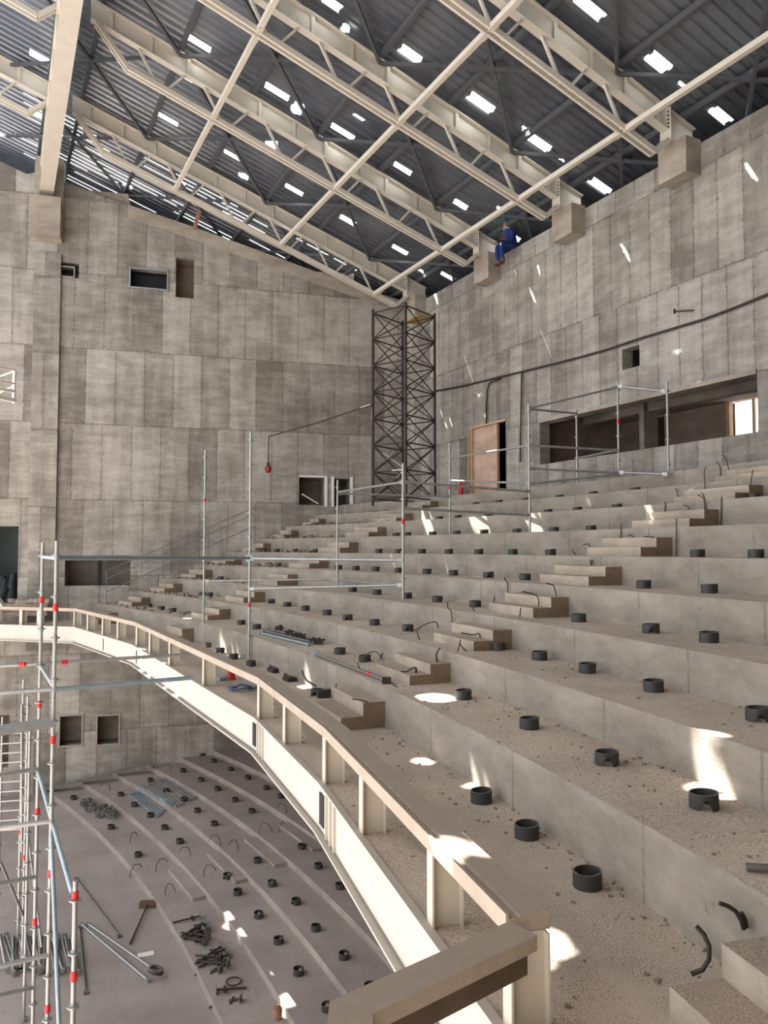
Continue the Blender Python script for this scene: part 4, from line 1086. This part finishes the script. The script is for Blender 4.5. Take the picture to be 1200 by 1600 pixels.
def step_point(u, v):
    """point on the terraces or on the step blocks in front of them"""
    p, i = on_terrace(u, v)
    ph = phi_of(p)
    for an, (pa, pb) in AISLES.items():
        if pa < ph < pb and i + 1 < 10:
            h = ZT[i + 1] - ZT[i]
            for rr0, rr1, zz in ((RT[i + 1] - .3, RT[i + 1], ZT[i] + h * .67), (RT[i + 1] - .6, RT[i + 1] - .3, ZT[i] + h * .34)):
                q = at_z(u, v, zz)
                if rr0 <= rad_of(q) <= rr1: return q, i
    return p, i
cn = {}
for sp in ST:
    (p, i) = step_point(*sp[0]); y = p.y
    cn.setdefault(i, []).append((p, sp))
for i, lst in cn.items():
    lst.sort(key=lambda q: q[1][0][0])
    for k, (p, sp) in enumerate(lst):
        pts = [p - V((0, 0, .02))] + [at_y(u, v, p.y + .05 * math.sin(j * 2.1)) for j, (u, v) in enumerate(sp[1:])]
        dense = []
        for j in range(len(pts) - 1):
            p0, p1, p2, p3 = pts[max(j - 1, 0)], pts[j], pts[j + 1], pts[min(j + 2, len(pts) - 1)]
            for q in range(4):
                t = q / 4; dense.append(.5 * ((2 * p1) + (p2 - p0) * t + (2 * p0 - 5 * p1 + 4 * p2 - p3) * t * t + (3 * p1 - p0 - 3 * p2 + p3) * t ** 3))
        dense.append(pts[-1])
        single(MB().path(dense, .0085, 6), 'cable_stub', M['cable'], 'bent black cable stub rising from the %s terrace, %s from the left' % (LEVEL[i], ORD[k]), 'cable', 'cable stubs on the balcony', p)
# two thick stubs in the foreground
def fg(u, v, z): return at_z(u, v, z)
p = fg(1080, 1522, -2.13); m = MB().path([p, at_y(1098, 1515, p.y), at_y(1108, 1498, p.y - .02), at_y(1108, 1478, p.y - .02), at_y(1100, 1460, p.y), at_y(1088, 1447, p.y + .02)], .012, 8)
single(m, 'cable_stub', M['cable'], 'thick black cable stub curving up from the foreground step', 'cable', None, p)
p = fg(1162, 1452, -2.0); m = MB().path([p, at_y(1158, 1438, p.y), at_y(1150, 1424, p.y), at_y(1138, 1416, p.y), at_y(1124, 1411, p.y)], .012, 8)
single(m, 'cable_stub', M['cable'], 'thick black cable stub leaning left beside the foreground riser', 'cable', None, p)
p = fg(1163, 1452, -2.0) + V((.02, .02, 0)); m = MB().path([p, at_y(1164, 1438, p.y), at_y(1158, 1426, p.y)], .014, 8)
single(m, 'cable_stub', M['cable'], 'short stout cable stub close behind the leaning one in the foreground', 'cable', None, p)
a = on_terrace(1166, 1363)[0] + V((0, 0, .03)); b_ = a + V((.7, -.12, .0)); m = MB().tube(a, b_, .022, 10)
single(m, 'steel_rod', M['olddull'], 'grey steel rod end lying on the second terrace at the picture edge', 'rod', None, a)

# ------------------------------------------------------------------ loose items on the balcony
def tr(u, v, dz=.03): p, i = on_terrace(u, v); return V((p.x, p.y, ZT[i] + dz))
lab = ['nearest the riser edge', 'in the middle', 'at the back']
for k in range(3):
    a, b_ = tr(405 + k * 7, 991 - k * 3), tr(484 + k * 8, 1010 - k * 3)
    lying(a, b_, .026, 'scaffold_tube', M['galvblue'] if k == 0 else M['olddull'], 'steel tube of the small pile on the second terrace, ' + lab[k], 'tube', 'small pile of tubes on the balcony')
for k, (u, v) in enumerate(((436, 988), (452, 993), (462, 997), (470, 999), (490, 1006), (499, 1007), (440, 985))):
    c = tr(u, v, .06); m = MB(); m.box(c, (.14, .09, .08)); m.tube(c - V((.1, 0, -.02)), c + V((.1, .03, .03)), .018, 6); m.tube(c + V((0, -.06, .05)), c + V((0, .07, .05)), .02, 6)
    single(m, 'scaffold_coupler', M['lattice'], 'dark coupler among the small pile of tubes, %s from the left' % ORD[k], 'coupler', 'couplers on the balcony tubes', c)
t = thing('scaffold_tube', 'single long grey tube with red band lying along the second terrace edge', 'tube', tr(495, 1027))
a, b_ = tr(492, 1026, .04), tr(603, 1066, .04)
a = at_R(492, 1026, RT[1] + .08); b_ = at_R(604, 1067, RT[1] + .12); a.z = b_.z = ZT[1] + .04
MB().tube(a, b_, .024, 10).build('tube', M['olddull'], t)
d = (b_ - a).normalized(); q = a + d * ((b_ - a).length * .8); MB().tube(q - d * .05, q + d * .05, .03, 10).build('red_band', M['red'], t)
MB().box(a, (.12, .1, .1)).build('end_clamp', M['galvblue'], t); MB().box(b_, (.12, .1, .08)).build('end_clamp', M['lattice'], t)
# blue rope coil
c = tr(375, 1079, .03); m = MB()
pts = [c + V((.17 * (1 - k / 160) * math.cos(k * .42) * 1.2, .17 * (1 - k / 160) * math.sin(k * .42), .02 * (k % 5) * .5)) for k in range(46)] + [c + V((.25, .1, 0)), c + V((.42, .14, 0)), c + V((.6, .1, 0))]
m.path(pts, .016, 6); single(m, 'rope_coil', M['bluerope'], 'blue rope coil lying on the lowest terrace behind the railing', 'rope', None, c)
c = tr(361, 1062, .07); m = MB(); m.tube(c - V((0, 0, .07)), c + V((0, 0, .09)), .07, 12); m.tube(c + V((0, 0, .09)), c + V((0, 0, .12)), .035, 10)
single(m, 'red_can', M['red'], 'small red can standing behind the railing by the blue rope', 'can', None, c)
c = tr(352, 1062, .03); m = MB(); m.box(c, (.3, .2, .05), (V((.8, .6, 0)), V((-.6, .8, 0)), Up))
single(m, 'cloth_scrap', M['scarf'], 'pale cloth scrap lying behind the railing near the red can', 'scrap', None, c)
# dark tool clump by the sleeve near the first riser
c = tr(504, 1090, .06); m = MB(); m.box(c, (.16, .12, .12), (V((.9, .3, 0)).normalized(), V((-.3, .9, 0)).normalized(), Up)); m.tube(c, c + V((.14, .05, .06)), .03, 8)
m.path([c + V((-.1, .05, .1)), c + V((-.25, .1, .18)), c + V((-.3, .2, .22)), c + V((-.35, .3, .3))], .014, 6)
single(m, 'cable_clump', M['cable'], 'black clump of cable beside the pipe sleeve on the lowest terrace', 'cable', None, c)
for k, (u, v, w_) in enumerate(((428, 1050, .3), (452, 1064, .24))):
    c = tr(u, v, .04); m = MB(); m.box(c, (w_, .16, .06), (V((-.5, .86, 0)), V((-.86, -.5, 0)), Up)); m.tube(c + V((.05, -.12, .03)), c + V((-.1, .14, .05)), .025, 6)
    single(m, 'wood_offcut', M['lattice'], 'dark timber offcut on the lowest terrace under the tubes, ' + ('farther one' if k == 0 else 'nearer one'), 'offcut', None, c)
# planks and rubble at the far end of the balcony by the doorway
for k in range(3):
    a, b_ = at_y(4, 944 - k * 5, 24.0), at_y(76, 948 - k * 6, 24.3)
    a.z = b_.z = (ZT[0] + .27 + k * .13); m = MB().bar(a, b_, .5 - k * .12, .12)
    single(m, 'concrete_plank', M['rubble'], 'pale plank in the stack by the dark doorway, ' + ['bottom', 'middle', 'top'][k], 'plank', 'planks by the doorway', a)
random.seed(5)
for k in range(9):
    p = V((0, 0, 0)) + at_y(18 + k * 7, 934, 24.1); p.z = ZT[0] + .64 + random.random() * .06
    m = MB(); s_ = .07 + .08 * random.random(); n = 7
    m.add([p + V((s_ * math.cos(a) * (.7 + .5 * random.random()), s_ * math.sin(a), dz)) for dz in (-s_ * .5, s_ * .4) for a in [q * 2 * pi / n for q in range(n)]],
          [tuple(range(n))[::-1], tuple(range(n, 2 * n))] + [(q, (q + 1) % n, n + (q + 1) % n, n + q) for q in range(n)])
    single(m, 'rubble_lump', M['rubble'], 'broken concrete lump on the plank stack by the doorway, %s from the left' % ORD[k], 'rubble', 'rubble on the planks', p)
c = wl(lx(6), 1.0, at_l(9, 945).z); m = MB()
for k in range(7):
    q = c + V((DL.x, DL.y, 0)) * (random.random() * .8 - .4) + V((0, 0, .25 + .16 * k * .5)); m.tube(q - V((.02, 0, .26)), q + V((.03, 0, .24)), .3 - .02 * k, 10, .12)
single(m, 'rubbish_bag', M['tarp'], 'black bag of rubbish standing in the dim doorway', 'bag', None, c)
random.seed(21); m = MB()
for k in range(420):
    i = random.randrange(1, 9); ph = R(34.7) + (phi_wall(RT[i], -.2) - R(34.7)) * random.random() ** .7; rr = RT[i] + random.random() * .85
    s_ = .025 + .07 * random.random() ** 2; c = pol(rr, ph, ZT[i]); n = 6
    m.add([c + V((s_ * math.cos(a) * (.6 + .6 * random.random()), s_ * math.sin(a) * (.6 + .6 * random.random()), dz)) for dz in (-.005, s_ * (.5 + .5 * random.random())) for a in [q * 2 * pi / n for q in range(n)]],
          [tuple(range(n, 2 * n))] + [(q, (q + 1) % n, n + (q + 1) % n, n + q) for q in range(n)])
o = m.build('rubble', M['rubbled']); tag(o, 'concrete crumbs and rubble strewn over the far terraces by the side wall', 'rubble', None, 'stuff')
random.seed(22); m = MB()
for k in range(1400):
    i = random.choice((0, 0, 0, 1, 1, 2)); ph = R(11) + R(14) * random.random(); rr = RT[i] + (RT[i + 1] - RT[i]) * (random.random() if k % 3 else 1 - .12 * random.random())
    s_ = .005 + .014 * random.random() ** 3; c = pol(rr, ph, ZT[i]); n = 5
    m.add([c + V((s_ * math.cos(a) * (.6 + .6 * random.random()), s_ * math.sin(a) * (.6 + .6 * random.random()), dz)) for dz in (-.002, s_ * (.5 + .5 * random.random())) for a in [q * 2 * pi / n for q in range(n)]],
          [tuple(range(n, 2 * n))] + [(q, (q + 1) % n, n + (q + 1) % n, n + q) for q in range(n)])
o = m.build('gravel', M['rubbled']); tag(o, 'fine concrete crumbs scattered over the nearest terraces', 'gravel', None, 'stuff')
# white stair-gallery frame at the left edge
t = thing('gallery_frame', 'white tubular gallery frame jutting in at the left picture edge', 'railing', at_y(22, 630, 15))
yy = 15.0
MB().bar(at_y(22.5, 580, yy), at_y(21, 630, yy), .05, .05, (0, 1, 0)).build('post', M['whitestuff'], t)
for (v0, v1, w_) in ((575, 578, .03), (597, 600, .03), (609, 612, .05), (622, 626, .07)): MB().bar(at_y(-12, v0 - 3, yy - .6), at_y(24, v1, yy), w_, w_).build('rail', M['whitestuff'], t)
MB().bar(at_y(-5, 590, yy), at_y(22, 580, yy), .025, .025).build('brace', M['whitestuff'], t); MB().bar(at_y(-5, 616, yy), at_y(21, 603, yy), .025, .025).build('brace', M['whitestuff'], t)

# ------------------------------------------------------------------ side wall handrail, hanging lamp, cables
t = thing('stair_handrail', 'thin grey handrail of three sloping rails along the side wall stair', 'railing', at_l(165, 940, -.9))
for (u0, v0, u1, v1) in ((167, 892, 398, 793), (168, 904, 398, 803), (166, 925, 398, 822)):
    MB().tube(at_l(u0, v0, -.9), at_l(u1, v1, -.9), .014, 8).build('rail', M['olddull'], t)
for u, v0, v1 in ((166, 890, 940), (325, 826, 868), (255, 856, 905), (390, 796, 838)): MB().tube(at_l(u, v0, -.9), at_l(u, v1, -.9), .014, 8).build('post', M['olddull'], t)
m = MB(); a = at_l(472, 772, -.25); b_ = at_l(497, 787, -.1); m.bar(a, b_, .08, .03)
single(m, 'timber_lath', M['whitestuff'], 'pale lath leaning in the upper doorway of the side wall', 'lath', None, b_)
lt = thing('red_signal_lamp', 'dull red ball lamp hanging on a thin cord before the side wall', 'lamp', at_l(419, 733, -.6))
a = at_l(419, 727, -.6); b_ = at_l(420, 682, -.6); e = at_y(583, 631, 23.2)
MB().path([a, b_, b_ + (e - b_) * .5 - V((0, 0, .05)), e], .022, 6).build('cord', M['cable'], lt)
c = at_l(419, 733, -.6); m = MB(); n = 10
vs = [c + V((.12 * math.sin(th) * math.cos(q), .12 * math.sin(th) * math.sin(q), .14 * math.cos(th))) for th in [pi * (i + .5) / 7 for i in range(7)] for q in [2 * pi * j / n for j in range(n)]]
m.add(vs, [(i * n + j, i * n + (j + 1) % n, (i + 1) * n + (j + 1) % n, (i + 1) * n + j) for i in range(6) for j in range(n)] + [tuple(range(n)), tuple(range(6 * n, 7 * n))], True)
m.build('lamp_ball', M['redlamp'], lt); MB().tube(c + V((0, 0, .1)), c + V((0, 0, .22)), .05, 8).build('cap', M['cable'], lt)
# main cable along the rear wall, with two drops
wc = thing('wall_cable', 'long black cable slung along the rear wall with two drops', 'cable', at_n(815, 580, NW - .06))
pts = [(676, 612), (720, 604), (770, 592), (815, 581), (860, 570), (900, 560), (950, 546), (1000, 529), (1050, 514), (1100, 499), (1150, 480), (1210, 456)]
MB().path([at_n(u, v, NW - .06) for u, v in pts], .03, 8).build('main_run', M['cable'], wc)
MB().path([at_n(u, v, NW - .07) for u, v in ((815, 582), (814, 640), (813, 700), (813, 722))], .022, 8).build('drop', M['cable'], wc)
MB().path([at_n(u, v, NW - .07) for u, v in ((780, 592), (765, 598), (761, 610), (760, 640), (760, 662))], .026, 8).build('drop', M['cable'], wc)
m = MB(); a, b_ = at_n(1054, 487, NW - .15), at_n(1083, 485, NW - .05); m.tube(a, b_, .018, 6); m.tube(a - V((0, 0, .04)), a + V((0, 0, .06)), .03, 6)
single(m, 'wall_hook', M['lattice'], 'small dark hook bar fixed to the rear wall above the cable', 'hook', None, a)
# fire extinguisher by the door
fe = thing('fire_extinguisher', 'red fire extinguisher standing by the rear wall door', 'extinguisher', sn(s_of(at_n(720, 765, 13.1)), 13.1, ZT[9]))
p = sn(s_of(at_n(720, 765, 13.1)), 13.1, ZT[9]); m = MB().tube(p, p + Up * .42, .075, 12); m.tube(p + Up * .42, p + Up * .5, .075, 12, .03); m.build('cylinder_body', M['red'], fe)
MB().path([p + Up * .52, p + Up * .62 - Sx * .1, p + Up * .55 - Sx * .25, p + Up * .3 - Sx * .28], .014, 6).build('hose', M['cable'], fe); MB().box(p + Up * .54, (.12, .04, .06), (Sx, Nx, Up)).build('valve', M['lattice'], fe)
# rusty channel hanging from the first truss to the wall crest, folded sheets on the crest
a = at_l(320, 296, -.5); b_ = at_l(304, 357, -.05); m = MB().bar(a, b_, .22, .1, Nx); 
single(m, 'rusty_channel', M['rust'], 'rusty channel propped between side wall crest and first truss', 'channel', None, b_)
for k, pts in enumerate((((135, 297), (200, 303), (205, 325), (150, 303)), ((480, 423), (553, 428), (553, 448), (500, 432)))):
    m = MB(); P4 = [at_l(u, v, .1) for u, v in pts]; m.add(P4 + [q + V((NL.x, NL.y, 0)) * .25 for q in P4], [(0, 1, 2, 3), (4, 5, 6, 7), (0, 1, 5, 4), (1, 2, 6, 5), (2, 3, 7, 6), (3, 0, 4, 7)])
    single(m, 'concrete_upstand', M['corbel'], 'pale upstand on the sloping crest of the side wall, ' + ('near the girder corbel' if k == 0 else 'near the rear wall corner'), 'upstand', None, P4[0])

# ------------------------------------------------------------------ worker on the wall top
def skin_body(name, mat, parent, verts, edges, radii, sub=2):
    me = bpy.data.meshes.new(name)
    o = V(parent['_o']); me.from_pydata([tuple(V(q) + V((0, 0, EYE)) - o) for q in verts], edges, [])
    ob = bpy.data.objects.new(name, me); C.objects.link(ob); ob.parent = parent
    md = ob.modifiers.new('skin', 'SKIN'); md.use_smooth_shade = True
    sv = me.skin_vertices[0].data if me.skin_vertices else None
    return ob, md
def blob_limb(m, pts, rads, n=10):
    """smooth tapered limb along points"""
    P, Rr = [], []
    for j in range(len(pts) - 1):
        p0, p1, p2, p3 = pts[max(j - 1, 0)], pts[j], pts[j + 1], pts[min(j + 2, len(pts) - 1)]
        for q in range(5):
            t = q / 5; P.append(.5 * ((2 * p1) + (p2 - p0) * t + (2 * p0 - 5 * p1 + 4 * p2 - p3) * t * t + (3 * p1 - p0 - 3 * p2 + p3) * t ** 3)); Rr.append(rads[j] + (rads[j + 1] - rads[j]) * t)
    P.append(pts[-1]); Rr.append(rads[-1])
    m.path(P, 1., n, Rr)
ws = -17.95
wk = thing('person', 'person in blue overalls and teal helmet sitting on the rear wall top by a corbel', 'person', sn(ws, 13.55, 8.76))
wz = 8.76
def W(s, n, z): return sn(ws + s, 13.55 + n, wz + z)     # n negative = towards the hall
hip = W(0, .0, .12)
m = MB()
blob_limb(m, [W(0, .02, .06), W(0, -.02, .2), W(0, -.06, .36), W(0, -.12, .5), W(0, -.17, .58), W(0, -.19, .64)], [.17, .165, .165, .17, .1, .055], 12)
for sd_ in (-1, 1):
    blob_limb(m, [W(.09 * sd_, .0, .08), W(.1 * sd_, -.24, .08), W(.1 * sd_, -.44, .04), W(.11 * sd_, -.47, -.14), W(.1 * sd_, -.43, -.36)], [.1, .095, .078, .07, .055])
    blob_limb(m, [W(.17 * sd_, -.13, .5), W(.24 * sd_, -.15, .36), W(.24 * sd_, -.22, .24), W(.16 * sd_, -.36, .2)], [.07, .058, .05, .04])
body = m.build('overalls', M['blue'], wk); md = body.modifiers.new('r', 'REMESH'); md.mode = 'VOXEL'; md.voxel_size = .016; md.use_smooth_shade = True
sm = body.modifiers.new('s', 'SMOOTH'); sm.iterations = 5
m = MB(); c = W(0, -.23, .73); n = 12
vs = [c + Sx * (.075 * math.sin(th) * math.cos(q)) + Nx * (.092 * math.sin(th) * math.sin(q)) + Up * (.115 * math.cos(th)) for th in [pi * (i + .5) / 9 for i in range(9)] for q in [2 * pi * j / n for j in range(n)]]
m.add(vs, [(i * n + j, i * n + (j + 1) % n, (i + 1) * n + (j + 1) % n, (i + 1) * n + j) for i in range(8) for j in range(n)] + [tuple(range(n)), tuple(range(8 * n, 9 * n))], True)
m.add([c - Nx * .09 + Up * .02, c - Nx * .115 - Up * .02, c - Nx * .085 - Up * .03, c - Nx * .09 - Up * .02 + Sx * .018, c - Nx * .09 - Up * .02 - Sx * .018], [(0, 1, 3), (0, 4, 1), (1, 2, 3), (1, 4, 2)])
for sd_ in (-1, 1): m.box(c + Sx * (.077 * sd_), (.015, .03, .05), (Sx, Nx, Up))
m.box(c - Nx * .085 - Up * .055, (.045, .015, .012), (Sx, Nx, Up))
m.build('head', M['skin'], wk)
m = MB(); c2 = c + Up * .03
vs = [c2 + Sx * (.105 * math.sin(th) * math.cos(q)) + Nx * (.125 * math.sin(th) * math.sin(q)) + Up * (.12 * math.cos(th)) for th in [.5 * pi * (i + .3) / 5.3 for i in range(6)] for q in [2 * pi * j / n for j in range(n)]]
m.add(vs, [(i * n + j, i * n + (j + 1) % n, (i + 1) * n + (j + 1) % n, (i + 1) * n + j) for i in range(5) for j in range(n)] + [tuple(range(n))], True)
m.box(c2 - Nx * .14 + Up * .0, (.15, .08, .012), (Sx, Nx, Up)); m.build('helmet', M['helmet'], wk)
MB().path([W(0, -.19, .6) + V((.085 * math.cos(q), .085 * math.sin(q), .015 * math.sin(q * 2))) for q in [2 * pi * j / 12 for j in range(13)]], .035, 8).build('scarf', M['scarf'], wk)
for sd_ in (-1, 1):
    m = MB(); blob_limb(m, [W(.1 * sd_, -.42, -.34), W(.1 * sd_, -.42, -.46), W(.1 * sd_, -.48, -.5), W(.1 * sd_, -.58, -.51)], [.058, .058, .05, .035]); m.build('boot', M['boot'], wk)
    m = MB(); hb = W(.16 * sd_, -.36, .2); d = -Nx
    m.box(hb + d * .05, (.07, .09, .03), (Sx, Nx, Up))
    for f in range(4):
        q = hb + d * .09 + Sx * ((f - 1.5) * .019); L = (.07, .08, .075, .06)[f]
        m.path([q, q + d * L * .5 - Up * .008, q + d * L * .85 - Up * .03, q + d * L * .9 - Up * .05], .009, 6)
    q = hb + d * .03 - Sx * (.04 * sd_); m.path([q, q + d * .03 - Sx * (.02 * sd_), q + d * .065 - Sx * (.022 * sd_) - Up * .015], .011, 6)
    m.build('hand', M['skin'], wk)

# ------------------------------------------------------------------ light and camera
w = bpy.data.worlds.new('sky'); bpy.context.scene.world = w; w.use_nodes = True
nt = w.node_tree; nt.nodes.clear()
bg = nt.nodes.new('ShaderNodeBackground'); ou = nt.nodes.new('ShaderNodeOutputWorld'); nt.links.new(bg.outputs[0], ou.inputs[0])
bg.inputs[0].default_value = (.93, .96, 1.0, 1); bg.inputs[1].default_value = 1.6
sl = bpy.data.lights.new('sun', 'SUN'); sl.energy = 28; sl.angle = R(.3); sl.color = (1, .97, .9)
so = bpy.data.objects.new('sun', sl); C.objects.link(so); so.rotation_euler = SUN.normalized().to_track_quat('-Z', 'Y').to_euler(); so.location = (0, 0, 30)
cam = bpy.data.cameras.new('camera'); co = bpy.data.objects.new('camera', cam); C.objects.link(co)
co.location = (0, 0, EYE); co.rotation_euler = (pi / 2 + PITCH, 0, 0)
cam.sensor_fit = 'VERTICAL'; cam.sensor_height = 36; cam.lens = 36 * F / 1600; cam.clip_start = .05; cam.clip_end = 300
s_ = bpy.context.scene; s_.camera = co
s_.view_settings.view_transform = 'Standard'; s_.view_settings.look = 'None'; s_.view_settings.gamma = 1; s_.view_settings.use_curve_mapping = False
s_.view_settings.exposure = .7
for o in bpy.data.objects:
    if '_o' in o: del o['_o']
